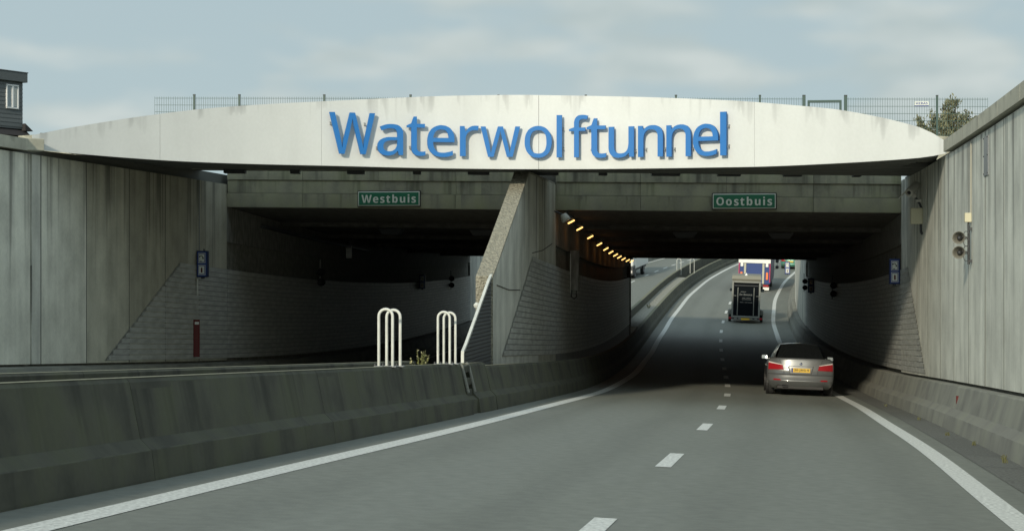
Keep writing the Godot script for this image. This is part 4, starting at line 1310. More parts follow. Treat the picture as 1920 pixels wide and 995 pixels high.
# ---------------------------------------------------------------- fence, house, tree, weeds
func build_fence() -> void:
	var s := 51.5
	var f := thing("mesh_fence", "green welded-mesh fence with a gate on top of the underpass behind the viaduct", "fence", frame(s, -4.9, 2.5))
	var topy := func(t: float) -> float: return 4.69 - 0.0125 * (t + 1.0)
	var posts := [-15.45, -14.1, -11.58, -9.05, -6.5, -4.0, -1.45, 0.9, 2.12, 3.27, 5.77]
	for t in posts:
		var mb := MB.new()
		var big: bool = t > 2 and t < 3.5
		mb.box(Vector3.ZERO, Vector3(0.09 if big else 0.06, 2.3, 0.06), 0.004, frame(s, t, topy.call(t) - 1.08 + (0.04 if big else 0.02)))
		var p := wpart(f, "post", mb, M.post_green)
		mb = MB.new()
		mb.box(Vector3.ZERO, Vector3(0.09 if big else 0.068, 0.03, 0.07), 0.006, frame(s, t, topy.call(t) + 0.10))
		wpart(p, "post_cap", mb, M.dark_steel)
	var ends := [-16.65] + posts + [7.15]
	for i in ends.size() - 1:
		if is_equal_approx(ends[i], 2.12): continue
		var mb := MB.new()
		mesh_wires(mb, s, ends[i] + 0.01, ends[i + 1] - 0.01, topy, 2.1)
		var p := wpart(f, "mesh_panel", mb, M.fence_green)
		p.set_meta("kind", "stuff")
	var mb := MB.new()
	for q in [[2.22, 3.16, -0.06, true], [2.22, 3.16, -1.95, true]]:
		mb.box(Vector3.ZERO, Vector3(q[1] - q[0], 0.06, 0.05), 0.004, frame(s, (q[0] + q[1]) / 2, topy.call(2.7) + q[2]))
	for t in [2.25, 3.13]:
		mb.box(Vector3.ZERO, Vector3(0.06, 1.83, 0.05), 0.004, frame(s, t, topy.call(2.7) - 1.005))
	var g := wpart(f, "gate", mb, M.post_green)
	mb = MB.new()
	mesh_wires(mb, s, 2.28, 3.10, func(t): return topy.call(t) - 0.10, 1.8)
	wpart(g, "gate_mesh", mb, M.fence_green).set_meta("kind", "stuff")
	# maker's plate
	var pl := thing("fence_plate", "small white and blue lettered plate on the mesh fence beside the tree", "plate", frame(s - 0.02, 5.35, topy.call(5.3) - 0.13))
	mb = MB.new()
	mb.box(Vector3(0, 0.0, 0), Vector3(0.38, 0.13, 0.012), 0.002)
	part(pl, "plate", mb, M.sign_white)
	mb = MB.new()
	mb.box(Vector3(0, -0.055, 0.007), Vector3(0.38, 0.022, 0.006))
	part(pl, "stripe", mb, M.sign_blue)
	lettering(pl, "HERAS", 0.32, 0.06, M.sign_blue, Transform3D(Basis(), Vector3(0, 0.012, 0.008)))

func mesh_wires(mb: MB, s: float, a: float, b: float, topy: Callable, h: float) -> void:
	var n := int((b - a) / 0.066)
	for i in n + 1:
		var t := lerpf(a, b, float(i) / n)
		mb.box(Vector3.ZERO, Vector3(0.0075, h + 0.03, 0.006), 0.0, frame(s, t, topy.call(t) - h / 2 + 0.03))
	for k in int(h / 0.2) + 1:
		for z in [-0.007, 0.007]:
			var p := W(s, a, topy.call(a) - 0.2 * k); var q := W(s, b, topy.call(b) - 0.2 * k)
			var x := (q - p).normalized()
			mb.box(Vector3(0, 0, z), Vector3(p.distance_to(q), 0.010, 0.006), 0.0, Transform3D(Basis(x, Vector3.UP, x.cross(Vector3.UP)), (p + q) / 2))

func build_house() -> void:
	# its facade runs away from the camera: local x along the facade (away), local z out of it
	var dir := Vector3(0.485, 0, -0.875)
	var o := thing("house", "dark house with grey boarded dormer, flat roof edge and white-framed window, beyond the left wall", "house", Transform3D(Basis(dir, Vector3.UP, dir.cross(Vector3.UP)), Vector3(-27.05, GROUND, -100)))
	var slate := tri_mat("house_board", lin(0.15, 0.165, 0.17), 0.7, grain(41, 0.03, 0.75, 1.0), Vector3(1, 1, 1))
	var slate_b := tri_mat("house_board_b", lin(0.13, 0.145, 0.15), 0.7, grain(41, 0.03, 0.75, 1.0), Vector3(1, 1, 1))
	var roofm := tri_mat("roof_tile", lin(0.045, 0.04, 0.042), 0.8, grain(42, 0.05, 0.6, 1.0), Vector3(1, 1, 1))
	var frame_w := mat("window_frame", lin(0.7), 0.4)
	var glass := mat("window_glass", lin(0.25, 0.29, 0.31), 0.06)
	var curtain := mat("curtain", lin(0.5, 0.5, 0.47), 0.9)
	var mb := MB.new()
	mb.box(Vector3(-3.6, 2.55, -4.2), Vector3(7.4, 5.1, 8.0), 0.0)
	part(o, "wall", mb, mat("house_wall", lin(0.2, 0.13, 0.1), 0.9))
	mb = MB.new()
	mb.prism(PackedVector2Array([Vector2(0.35, 4.9), Vector2(-4.2, 8.7), Vector2(-8.75, 4.9)]), -3.9, 3.9, Transform3D(Basis(Vector3(0, 0, 1), Vector3.UP, Vector3(-1, 0, 0)), Vector3(-3.55, 0, 0)))
	part(o, "roof", mb, roofm)
	mb = MB.new()
	mb.prism(PackedVector2Array([Vector2(0, 5.2), Vector2(0.6, 5.2), Vector2(0.0, 5.6)]), -2.6, 0.25, Transform3D(Basis(), Vector3(0, 0, 0)))
	part(o, "roof_hip", mb, roofm)
	mb = MB.new()
	mb.box(Vector3(-3.2, 6.6, -1.6), Vector3(6.4, 2.6, 3.2))
	var dm := part(o, "dormer", mb, slate)
	var rows := 11
	for r in rows:
		var y0 := 5.40 + r * 0.226
		mb = MB.new()
		mb.face([Vector3(-6.4, y0, 0.032), Vector3(0.02, y0, 0.032), Vector3(0.02, y0 + 0.218, 0.010), Vector3(-6.4, y0 + 0.218, 0.010)], Vector3(-3, y0, -1), Transform3D.IDENTITY)
		mb.face([Vector3(-6.4, y0, 0.0), Vector3(0.02, y0, 0.0), Vector3(0.02, y0, 0.032), Vector3(-6.4, y0, 0.032)], Vector3(-3, y0 + 1, -1), Transform3D.IDENTITY)
		mb.face([Vector3(0.02, y0, 0.032), Vector3(0.02, y0 + 0.218, 0.010), Vector3(0.02, y0 + 0.218, -3.2), Vector3(0.02, y0, -3.2)], Vector3(-3, y0, -1), Transform3D.IDENTITY)
		part(dm, "plank", mb, slate if rng.randf() < 0.5 else slate_b)
	mb = MB.new()
	mb.box(Vector3(-3.25, 8.12, -1.72), Vector3(6.9, 0.52, 3.9), 0.02)
	part(dm, "roof_edge", mb, slate_b)
	mb = MB.new()
	mb.box(Vector3(-3.25, 8.40, -1.72), Vector3(6.96, 0.05, 3.96), 0.01)
	part(dm, "edge_strip", mb, slate)
	for wx in [-0.79, -3.6]:
		var w := 0.84; var h := 1.24
		mb = MB.new()
		for q in [[-w / 2, 0.0, 0.08, h], [w / 2, 0.0, 0.08, h], [0.0, h / 2, w + 0.08, 0.08], [0.0, -h / 2, w + 0.08, 0.08], [0.02, 0.0, 0.13, h]]:
			mb.box(Vector3(wx + q[0], 7.02 + q[1], 0.05), Vector3(q[2], q[3], 0.09), 0.006)
		var fr := part(o, "window", mb, frame_w)
		mb = MB.new()
		mb.box(Vector3(wx, 7.02, 0.036), Vector3(w, h, 0.012))
		part(fr, "pane", mb, glass)
		mb = MB.new()
		mb.box(Vector3(wx + 0.22, 7.0, 0.046), Vector3(0.22, h * 0.8, 0.008))
		part(fr, "curtain", mb, curtain)

func build_tree() -> void:
	var base := Vector3(20.4, GROUND, -85)
	var o := thing("tree", "sparse grey-green tree standing behind the mesh fence at the right end of the viaduct", "tree", Transform3D(Basis(), base))
	var bark := tri_mat("bark", lin(0.11, 0.095, 0.07), 0.95, grain(44, 0.05, 0.6, 1.0), Vector3(0.5, 1.5, 0.5))
	var leaf := mat("leaf", lin(1.0), 0.7)
	leaf.vertex_color_use_as_albedo = true
	leaf.backlight = Color(0.25, 0.28, 0.14)
	var r := RandomNumberGenerator.new()
	r.seed = 77
	var mb := MB.new(true)
	var tips := []
	var lim := [[-0.15, 0.0, 5.3, 0.13], [0.4, 0.1, 5.3, 0.09], [-0.5, 0.2, 4.6, 0.08], [-1.0, 0.1, 4.2, 0.07], [-1.45, -0.1, 3.9, 0.06], [0.95, 0.2, 4.4, 0.07], [1.4, 0.0, 3.9, 0.06], [0.2, -0.4, 4.8, 0.06], [-0.8, -0.5, 3.6, 0.06], [0.9, -0.6, 3.5, 0.06]]
	for q in lim:
		var tip := Vector3(q[0], q[2], q[1])
		var a := Vector3(q[0] * 0.35, 0.3, q[1] * 0.15)
		var b := a.lerp(tip, 0.5) + Vector3(q[0] * 0.2, -0.15, 0)
		for k in 4:
			var p0 := a.lerp(b, k / 4.0); var p1 := a.lerp(b, (k + 1) / 4.0)
			mb.tube([p0, p1], lerpf(q[3], q[3] * 0.55, k / 4.0), 6, false)
		mb.tube([b, b.lerp(tip, 0.5) + Vector3(r.randf_range(-.1, .1), 0, 0), tip], q[3] * 0.35, 5, false)
		for k in 26:
			var h := pow(r.randf(), 0.7)
			var p := (a.lerp(b, h * 2) if h < 0.5 else b.lerp(tip, h * 2 - 1))
			if p.y < 0.5: continue
			var out := Vector3(r.randf_range(-1, 1), r.randf_range(0.1, 1.1), r.randf_range(-1, 1)).normalized() * r.randf_range(0.25, 0.7)
			mb.tube([p, p + out * 0.6, p + out + Vector3(0, -0.04, 0)], 0.012, 4, false)
			tips.append([p, p + out])
	part(o, "trunk", mb, bark)
	var lv := MB.new()
	for tp in tips:
		var tone := r.randf_range(0.65, 1.25)
		for k in 76:
			var c: Vector3 = tp[0].lerp(tp[1], r.randf_range(0.25, 1.15)) + Vector3(r.randfn(0, 0.10), r.randfn(0, 0.10), r.randfn(0, 0.10))
			var b := Basis.from_euler(Vector3(r.randf_range(-1.2, 1.2), r.randf_range(0, TAU), r.randf_range(-0.8, 0.8)))
			var l := r.randf_range(0.06, 0.125)
			var wd := l * 0.42
			var g := tone * r.randf_range(0.8, 1.2)
			lv.col = Color(0.17 * g, 0.17 * g, 0.10 * g)
			var x := Transform3D(b, c)
			lv.quad(x * Vector3(0, -l, 0), x * Vector3(-wd, 0, 0.01), x * Vector3(0, l, 0), x * Vector3(wd, 0, 0.01))
	part(o, "crown", lv, leaf)

func weed(called: String, xf: Transform3D, h: float, n: int, seed_: int, label: String, group := "", flowers := false) -> void:
	var r := RandomNumberGenerator.new()
	r.seed = seed_
	var o := thing(called, label, "weed", xf, group)
	var st := MB.new()
	var lv := MB.new()
	for i in n:
		var a := r.randf() * TAU
		var lean := Vector3(cos(a), 0, sin(a)) * r.randf_range(0.1, 0.55) * h
		var tip := lean + Vector3(0, h * r.randf_range(0.45, 1.0), 0)
		var b := Vector3(cos(a), 0, sin(a)) * 0.03
		st.tube([b, b.lerp(tip, 0.6) + Vector3(0, h * 0.06, 0), tip], 0.004, 4, false)
		for k in 9:
			var f := r.randf_range(0.15, 1.0)
			var c := b.lerp(tip, f)
			var y := Basis.from_euler(Vector3(r.randf_range(-1, 1), r.randf() * TAU, r.randf_range(-1, 1)))
			var l := h * r.randf_range(0.05, 0.11)
			var g := r.randf_range(0.7, 1.3)
			lv.col = Color(0.16 * g, 0.17 * g, 0.055 * g) if not (flowers and f > 0.85) else Color(0.42 * g, 0.4 * g, 0.22 * g)
			var x := Transform3D(y, c)
			lv.quad(x * Vector3(0, -l * 0.4, 0), x * Vector3(-l * 0.4, l * 0.3, 0), x * Vector3(0, l, 0), x * Vector3(l * 0.4, l * 0.3, 0))
	part(o, "stem", st, M.weed_stem)
	part(o, "foliage", lv, M.weed_leaf)

func build_weeds() -> void:
	mat("weed_stem", lin(0.12, 0.12, 0.05), 0.9)
	var m := mat("weed_leaf", lin(1.0), 0.8)
	m.vertex_color_use_as_albedo = true
	m.backlight = Color(0.3, 0.3, 0.12)
	weed("weed", Transform3D(Basis(), W(28.75, -4.5, yprof(28.75) + 0.86)), 0.42, 16, 5, "tufted yellow-green weed growing between the median barriers beside the second pair of rails", "", true)
	var list := [[20.5, 4.02, "nearest the camera"], [23.4, 3.98, "second from the camera"], [24.2, 4.05, "third from the camera"], [27.6, 4.02, "fourth from the camera"], [30.5, 3.9, "fifth from the camera"], [37.0, 3.95, "sixth from the camera"], [45.5, 3.9, "farthest from the camera"]]
	for i in list.size():
		var q: Array = list[i]
		weed("weed", Transform3D(Basis(), W(q[0], q[1], east(q[0], q[1]) + 0.0)), 0.075, 12, 60 + i, "low yellowish weed in the gutter below the right barrier, %s" % q[2], "weeds in the right gutter")
	weed("weed", Transform3D(Basis(), W(113.5, -4.6, west(113.5, -5.0) + 0.86)), 0.35, 14, 99, "dry weed on the pale median topping beyond the tunnel")

# ---------------------------------------------------------------- vehicles (facing -z, rear towards +z)
const TAIL := [[0.20, 2.26, 0.80], [0.29, 2.38, 0.86], [0.40, 2.445, 0.905], [0.425, 2.458, 0.908], [0.435, 2.445, 0.91], [0.56, 2.44, 0.918], [0.585, 2.425, 0.92], [0.60, 2.375, 0.922], [0.75, 2.375, 0.922], [0.88, 2.355, 0.915], [0.98, 2.33, 0.885], [1.03, 2.335, 0.84], [1.05, 2.29, 0.80]]

func tail(x: float, y: float) -> Vector3:
	var i := 0
	while i < TAIL.size() - 2 and y > TAIL[i + 1][0]: i += 1
	var f := clampf((y - TAIL[i][0]) / (TAIL[i + 1][0] - TAIL[i][0]), 0, 1)
	var zc := lerpf(TAIL[i][1], TAIL[i + 1][1], f)
	var hw := lerpf(TAIL[i][2], TAIL[i + 1][2], f)
	return Vector3(x, y, zc - 0.30 * pow(clampf(absf(x) / hw, 0, 1), 3.2))

func tail_patch(mb: MB, c: Array, off: float) -> void:     # c: bottom left, bottom right, top right, top left as (x, y)
	var rows := []
	for j in 5:
		var r := []
		for i in 9:
			var p: Vector2 = (c[0] as Vector2).lerp(c[1], i / 8.0).lerp((c[3] as Vector2).lerp(c[2], i / 8.0), j / 4.0)
			r.append(tail(p.x, p.y) + Vector3(signf(p.x) * off * 0.6 * absf(p.x), 0, off))
		rows.append(r)
	mb.grid(rows)

func wheel(parent: Node3D, at_: Vector3, r: float, w: float, rim: Material) -> void:
	var x := Transform3D(Basis(Vector3.BACK, PI / 2 if at_.x < 0 else -PI / 2), at_)
	var mb := MB.new(true)
	mb.lathe([Vector2(r * 0.62, -w / 2), Vector2(r * 0.93, -w / 2), Vector2(r, -w * 0.36), Vector2(r, w * 0.36), Vector2(r * 0.93, w / 2), Vector2(r * 0.64, w / 2 - 0.005)], x, 28)
	var tw := part(parent, "wheel", mb, M.rubber)
	mb = MB.new()
	mb.lathe([Vector2(0, w * 0.36), Vector2(r * 0.16, w * 0.40), Vector2(r * 0.2, w * 0.28), Vector2(r * 0.58, w * 0.34), Vector2(r * 0.65, w * 0.47), Vector2(r * 0.65, -w * 0.45)], x, 28)
	part(tw, "rim", mb, rim)
	for k in 5:
		mb = MB.new()
		mb.box(Vector3(0, w * 0.38, r * 0.38), Vector3(r * 0.16, 0.03, r * 0.5), 0.006, x * Transform3D(Basis(Vector3.UP, TAU * k / 5), Vector3.ZERO))
		part(tw, "spoke", mb, rim)

func make_sedan(o: Node3D, paintm: Material, glass: Material, plate: String) -> void:
	var red := M.tail_red as Material
	var cols := 25
	var rows := []
	for t in TAIL:
		var r := []
		for i in cols:
			r.append(tail(lerpf(-t[2], t[2], i / (cols - 1.0)), t[0]))
		rows.append(r)
	var mb := MB.new(true)
	mb.grid(rows)
	# flanks
	var zs := [1.7, 1.0, 0.3, -0.5, -1.1, -1.7, -2.05, -2.28, -2.38]
	var topy := [1.00, 0.97, 0.955, 0.95, 0.94, 0.86, 0.80, 0.72, 0.60]
	var wid := [0.995, 1.0, 1.0, 1.0, 1.0, 0.985, 0.93, 0.80, 0.55]
	for side in [-1.0, 1.0]:
		var st := []
		for k in TAIL.size():
			var t: Array = TAIL[k]
			var p := tail(t[2], t[0])
			var r := [Vector3(p.x * side, p.y, p.z)]
			for j in zs.size():
				var y := lerpf(0.20, topy[j], (t[0] - 0.20) / 0.85)
				r.append(Vector3(side * t[2] * wid[j], y, zs[j]))
			if side < 0: r.reverse()
			st.append(r)
		mb.grid(st)
	# deck, bonnet and floor
	var tops := []
	var lows := []
	var zz := [tail(0.80, 1.05).z] + zs
	for j in zz.size():
		var r := []
		var q := []
		for i in 13:
			var u := lerpf(-1, 1, i / 12.0)
			var ty: float = 1.05 if j == 0 else topy[j - 1]
			var ww: float = 1.0 if j == 0 else wid[j - 1]
			var zt: float = tail(u * 0.80, 1.05).z if j == 0 else zz[j]
			r.append(Vector3(u * 0.80 * ww, ty + (0.0 if j == 0 else 0.045 * (1 - u * u)), zt))
			q.append(Vector3(-u * 0.80 * ww, 0.20, (tail(u * 0.80, 0.20).z if j == 0 else zz[j])))
		tops.append(r); lows.append(q)
	mb.grid(tops)
	mb.grid(lows)
	mb.grid([lows[-1].duplicate(), tops[-1].duplicate()])
	var body := part(o, "body", mb, paintm)
	# greenhouse
	mb = MB.new(true)
	var rail := func(u: float) -> Array:      # u 0 rear .. 1 front: [roof edge point, belt point]
		return [Vector3(lerpf(0.545, 0.56, u), 1.375 + 0.05 * sin(PI * (0.25 + 0.55 * u)), lerpf(0.98, -0.42, u)), Vector3(lerpf(0.70, 0.74, u) + 0.08 * sin(PI * u), lerpf(1.03, 0.955, u), lerpf(1.84, -1.30, u))]
	var roof := []
	for k in 11:
		var u := k / 10.0
		var e: Vector3 = rail.call(u)[0]
		var r := []
		for i in 11:
			var x := lerpf(-1, 1, i / 10.0)
			r.append(Vector3(e.x * x, e.y + 0.045 * (1 - x * x), e.z + (0.06 * (1 - x * x) if k == 0 else 0.0)))
		roof.append(r)
	mb.grid(roof)
	for side in [-1.0, 1.0]:
		var rws := []
		for j in 7:
			var r := []
			for k in 15:
				var q: Array = rail.call(k / 14.0 if side > 0 else 1 - k / 14.0)
				var p: Vector3 = (q[1] as Vector3).lerp(q[0], j / 6.0) + Vector3(0.03 * sin(PI * j / 6.0), 0, 0)
				r.append(Vector3(p.x * side, p.y, p.z))
			rws.append(r)
		mb.grid(rws)
	part(o, "cabin", mb, paintm)
	for side in [-1.0, 1.0]:
		for door in [[0.16, 0.50], [0.53, 0.90]]:
			mb = MB.new(true)
			var rws := []
			for j in 5:
				var r := []
				for k in 9:
					var f := lerpf(door[0], door[1], (k / 8.0 if side > 0 else 1 - k / 8.0))
					var q: Array = rail.call(f)
					var h := lerpf(0.10, 0.90, j / 4.0)
					var p: Vector3 = (q[1] as Vector3).lerp(q[0], h) + Vector3(0.03 * sin(PI * h) + 0.006, 0, 0)
					r.append(Vector3(p.x * side, p.y, p.z))
				rws.append(r)
			mb.grid(rws)
			part(o, "side_window", mb, glass)
	for front in [false, true]:
		mb = MB.new(true)
		var rws := []
		for j in 7:
			var r := []
			for i in 13:
				var x := lerpf(-1, 1, i / 12.0) * (-1.0 if front else 1.0)
				var q: Array = rail.call(1.0 if front else 0.0)
				var e: Vector3 = (q[1] as Vector3).lerp(q[0], lerpf(0.0, 0.985, j / 6.0))
				var bulge := (1 - x * x) * lerpf(0.16, 0.06, j / 6.0)
				r.append(Vector3(e.x * x * 0.955, e.y + (0.045 * (1 - x * x)) * lerpf(0.3, 1, j / 6.0), e.z + (-bulge if front else bulge) * 1.0))
			rws.append(r)
		mb.grid(rws)
		part(o, "windscreen" if front else "rear_window", mb, glass)
	mb = MB.new()
	mb.tube([Vector3(-0.50, 1.386, 1.005), Vector3(-0.25, 1.418, 1.05), Vector3(0.0, 1.43, 1.062), Vector3(0.25, 1.418, 1.05), Vector3(0.50, 1.386, 1.005)], 0.010, 6)
	part(body, "roof_lip", mb, M.chrome)
	for x in [-0.34, 0.34]:      # headrests seen through the glass as darker shapes behind it
		mb = MB.new()
		mb.box(Vector3(x, 1.10, 1.35), Vector3(0.24, 0.16, 0.1), 0.03)
		part(o, "headrest", mb, M.black)
	mb = MB.new()
	mb.box(Vector3(0.20, 1.20, 1.56), Vector3(0.11, 0.012, 0.012), 0.0, Transform3D(Basis(Vector3.BACK, -0.25), Vector3(-0.3, 0.08, 0.0)))
	part(o, "window_sticker", mb, M.sign_white)
	# lamps and trim on the tail
	for side in [-1.0, 1.0]:
		mb = MB.new(true)
		var a := [Vector2(0.47, 0.725), Vector2(0.89, 0.715), Vector2(0.885, 0.92), Vector2(0.50, 0.845)]
		if side < 0: a = [Vector2(-0.89, 0.715), Vector2(-0.47, 0.725), Vector2(-0.50, 0.845), Vector2(-0.885, 0.92)]
		tail_patch(mb, a, 0.008)
		var tl := part(o, "tail_lamp", mb, red)
		mb = MB.new(true)
		a = [Vector2(0.50, 0.848), Vector2(0.885, 0.905), Vector2(0.88, 0.94), Vector2(0.50, 0.862)]
		if side < 0: a = [Vector2(-0.885, 0.905), Vector2(-0.50, 0.848), Vector2(-0.50, 0.862), Vector2(-0.88, 0.94)]
		tail_patch(mb, a, 0.010)
		part(tl, "clear_strip", mb, M.lamp_clear)
		mb = MB.new(true)
		a = [Vector2(0.54, 0.425), Vector2(0.74, 0.425), Vector2(0.74, 0.462), Vector2(0.56, 0.462)]
		if side < 0: a = [Vector2(-0.74, 0.425), Vector2(-0.54, 0.425), Vector2(-0.56, 0.462), Vector2(-0.74, 0.462)]
		tail_patch(mb, a, 0.012)
		part(o, "bumper_reflector", mb, red)
	mb = MB.new(true)
	tail_patch(mb, [Vector2(-0.30, 0.615), Vector2(0.30, 0.615), Vector2(0.36, 0.835), Vector2(-0.36, 0.835)], 0.004)
	part(o, "plate_recess", mb, M.plate_dark)
	mb = MB.new(true)
	tail_patch(mb, [Vector2(-0.278, 0.63), Vector2(0.278, 0.63), Vector2(0.325, 0.82), Vector2(-0.325, 0.82)], 0.008)
	part(o, "plate_surround", mb, paintm)
	var zp := tail(0, 0.715).z + 0.016
	mb = MB.new()
	mb.box(Vector3(0, 0.715, zp), Vector3(0.52, 0.115, 0.012), 0.003)
	var pl := part(o, "number_plate", mb, M.plate_yellow)
	mb = MB.new()
	mb.box(Vector3(-0.237, 0.715, zp + 0.007), Vector3(0.04, 0.108, 0.004))
	part(pl, "blue_band", mb, M.sign_blue)
	if plate: lettering(pl, plate, 0.41, 0.072, M.black, Transform3D(Basis(), Vector3(0.022, 0.715, zp + 0.007)), true, "plate_lettering")
	mb = MB.new(true)
	mb.lathe([Vector2(0.041, 0), Vector2(0.041, 0.006), Vector2(0.034, 0.010), Vector2(0, 0.012)], Transform3D(Basis(Vector3.RIGHT, PI / 2), Vector3(0, 0.895, tail(0, 0.895).z)), 20)
	var em := part(o, "emblem", mb, M.chrome)
	mb = MB.new()
	for k in 4:
		var pts := [Vector3(0, 0.895, tail(0, 0.895).z + 0.0135)]
		for i in 4:
			var an := TAU * (k * 3 + i) / 12.0
			pts.append(pts[0] + Vector3(cos(an), sin(an), 0) * 0.027)
		if k % 2: mb.face(pts, pts[0] - Vector3(0, 0, 1), Transform3D.IDENTITY)
	part(em, "emblem_quarter", mb, M.sign_blue)
	# seams: lid edges and bumper line
	for q in [[[0.46, 0.60], [0.475, 0.74], [0.55, 0.9], [0.60, 1.0]], [[-0.46, 0.60], [-0.475, 0.74], [-0.55, 0.9], [-0.60, 1.0]]]:
		mb = MB.new()
		var p := []
		for e in q: p.append(tail(e[0], e[1]) + Vector3(0, 0, 0.001))
		mb.tube(p, 0.0035, 4)
		part(body, "lid_seam", mb, M.black)
	mb = MB.new()
	var line := []
	for i in 15: line.append(tail(lerpf(-0.90, 0.90, i / 14.0), 0.592) + Vector3(0, 0, -0.004))
	mb.tube(line, 0.009, 5)
	part(body, "bumper_seam", mb, M.black)
	mb = MB.new()
	mb.box(Vector3(0, 0.235, 2.24), Vector3(1.30, 0.11, 0.2), 0.02)
	part(o, "valance", mb, M.black)
	for x in [-0.47, -0.39]:
		mb = MB.new(true)
		mb.lathe([Vector2(0.030, -0.1), Vector2(0.038, -0.1), Vector2(0.038, 0.08), Vector2(0.030, 0.08), Vector2(0.030, -0.05), Vector2(0, -0.06)], Transform3D(Basis(Vector3.RIGHT, PI / 2), Vector3(x, 0.275, 2.34)), 14)
		part(o, "exhaust_pipe", mb, M.dark_steel)
	mb = MB.new(true)
	mb.lathe([Vector2(0.03, 0), Vector2(0.024, 0.03), Vector2(0.008, 0.065), Vector2(0, 0.068)], Transform3D(Basis(), Vector3(0, 1.43, 0.88)), 10)
	part(o, "antenna_fin", mb, paintm)
	for side in [-1.0, 1.0]:
		mb = MB.new()
		mb.box(Vector3(side * 0.955, 1.02, -0.55), Vector3(0.19, 0.13, 0.11), 0.035)
		mb.box(Vector3(side * 0.84, 0.975, -0.55), Vector3(0.10, 0.04, 0.06), 0.01)
		var mi := part(o, "door_mirror", mb, paintm)
		mb = MB.new()
		mb.box(Vector3(side * 0.957, 1.02, -0.492), Vector3(0.155, 0.10, 0.006), 0.002)
		part(mi, "mirror_glass", mb, M.mirror)
		for z in [1.42, -1.42]:
			mb = MB.new()
			mb.lathe([Vector2(0, 0.03), Vector2(0.365, 0.03), Vector2(0.365, -0.02)], Transform3D(Basis(Vector3.BACK, -side * PI / 2), Vector3(side * 0.895, 0.33, z)), 28)
			part(o, "wheel_arch", mb, M.black)
			wheel(o, Vector3(side * 0.81, 0.325, z), 0.325, 0.235, M.rim)
		mb = MB.new()
		mb.box(Vector3(side * 0.55, 0.62, -2.22), Vector3(0.4, 0.12, 0.1), 0.03)
		part(o, "headlamp", mb, M.lamp_clear)
		for z in [0.55, -0.45]:
			mb = MB.new()
			mb.box(Vector3(side * 0.925, 0.80, z), Vector3(0.03, 0.03, 0.16), 0.008)
			part(o, "door_handle", mb, paintm)

func vehicle_materials() -> void:
	var p := mat("silver_paint", lin(0.165, 0.172, 0.174), 0.36, 0.5)
	p.clearcoat_enabled = true
	p.clearcoat = 0.7
	p.clearcoat_roughness = 0.06
	var g := mat("green_paint", lin(0.02, 0.16, 0.10), 0.3, 0.2)
	g.clearcoat_enabled = true
	mat("dark_glass", lin(0.012, 0.014, 0.015), 0.06)
	mat("tail_red", lin(0.30, 0.012, 0.018), 0.2)
	mat("lamp_clear", lin(0.62, 0.58, 0.55), 0.12)
	mat("chrome", lin(0.7), 0.12, 1.0)
	mat("mirror", lin(0.8, 0.85, 0.88), 0.03, 1.0)
	mat("rim", lin(0.35), 0.35, 0.8)
	mat("plate_yellow", lin(0.66, 0.42, 0.035), 0.5)
	mat("plate_dark", lin(0.04), 0.5)
	mat("van_white", lin(0.72), 0.3)
	mat("aluminium", lin(0.22, 0.23, 0.215), 0.55, 0.2)
	mat("lid_beige", lin(0.21, 0.205, 0.165), 0.75)
	mat("panel_black", lin(0.007, 0.009, 0.011), 0.35).metallic_specular = 0.08
	mat("text_grey", lin(0.16, 0.17, 0.17), 0.6)
	mat("truck_blue", lin(0.024, 0.052, 0.18), 0.35)
	mat("truck_white", lin(0.75, 0.75, 0.72), 0.4)
	mat("truck_bar", lin(0.40, 0.39, 0.31), 0.5)
	mat("marker_orange", lin(0.75, 0.19, 0.05), 0.5)
	mat("marker_red", lin(0.45, 0.03, 0.10), 0.5)
	mat("truck_dark", lin(0.03, 0.033, 0.037), 0.5)

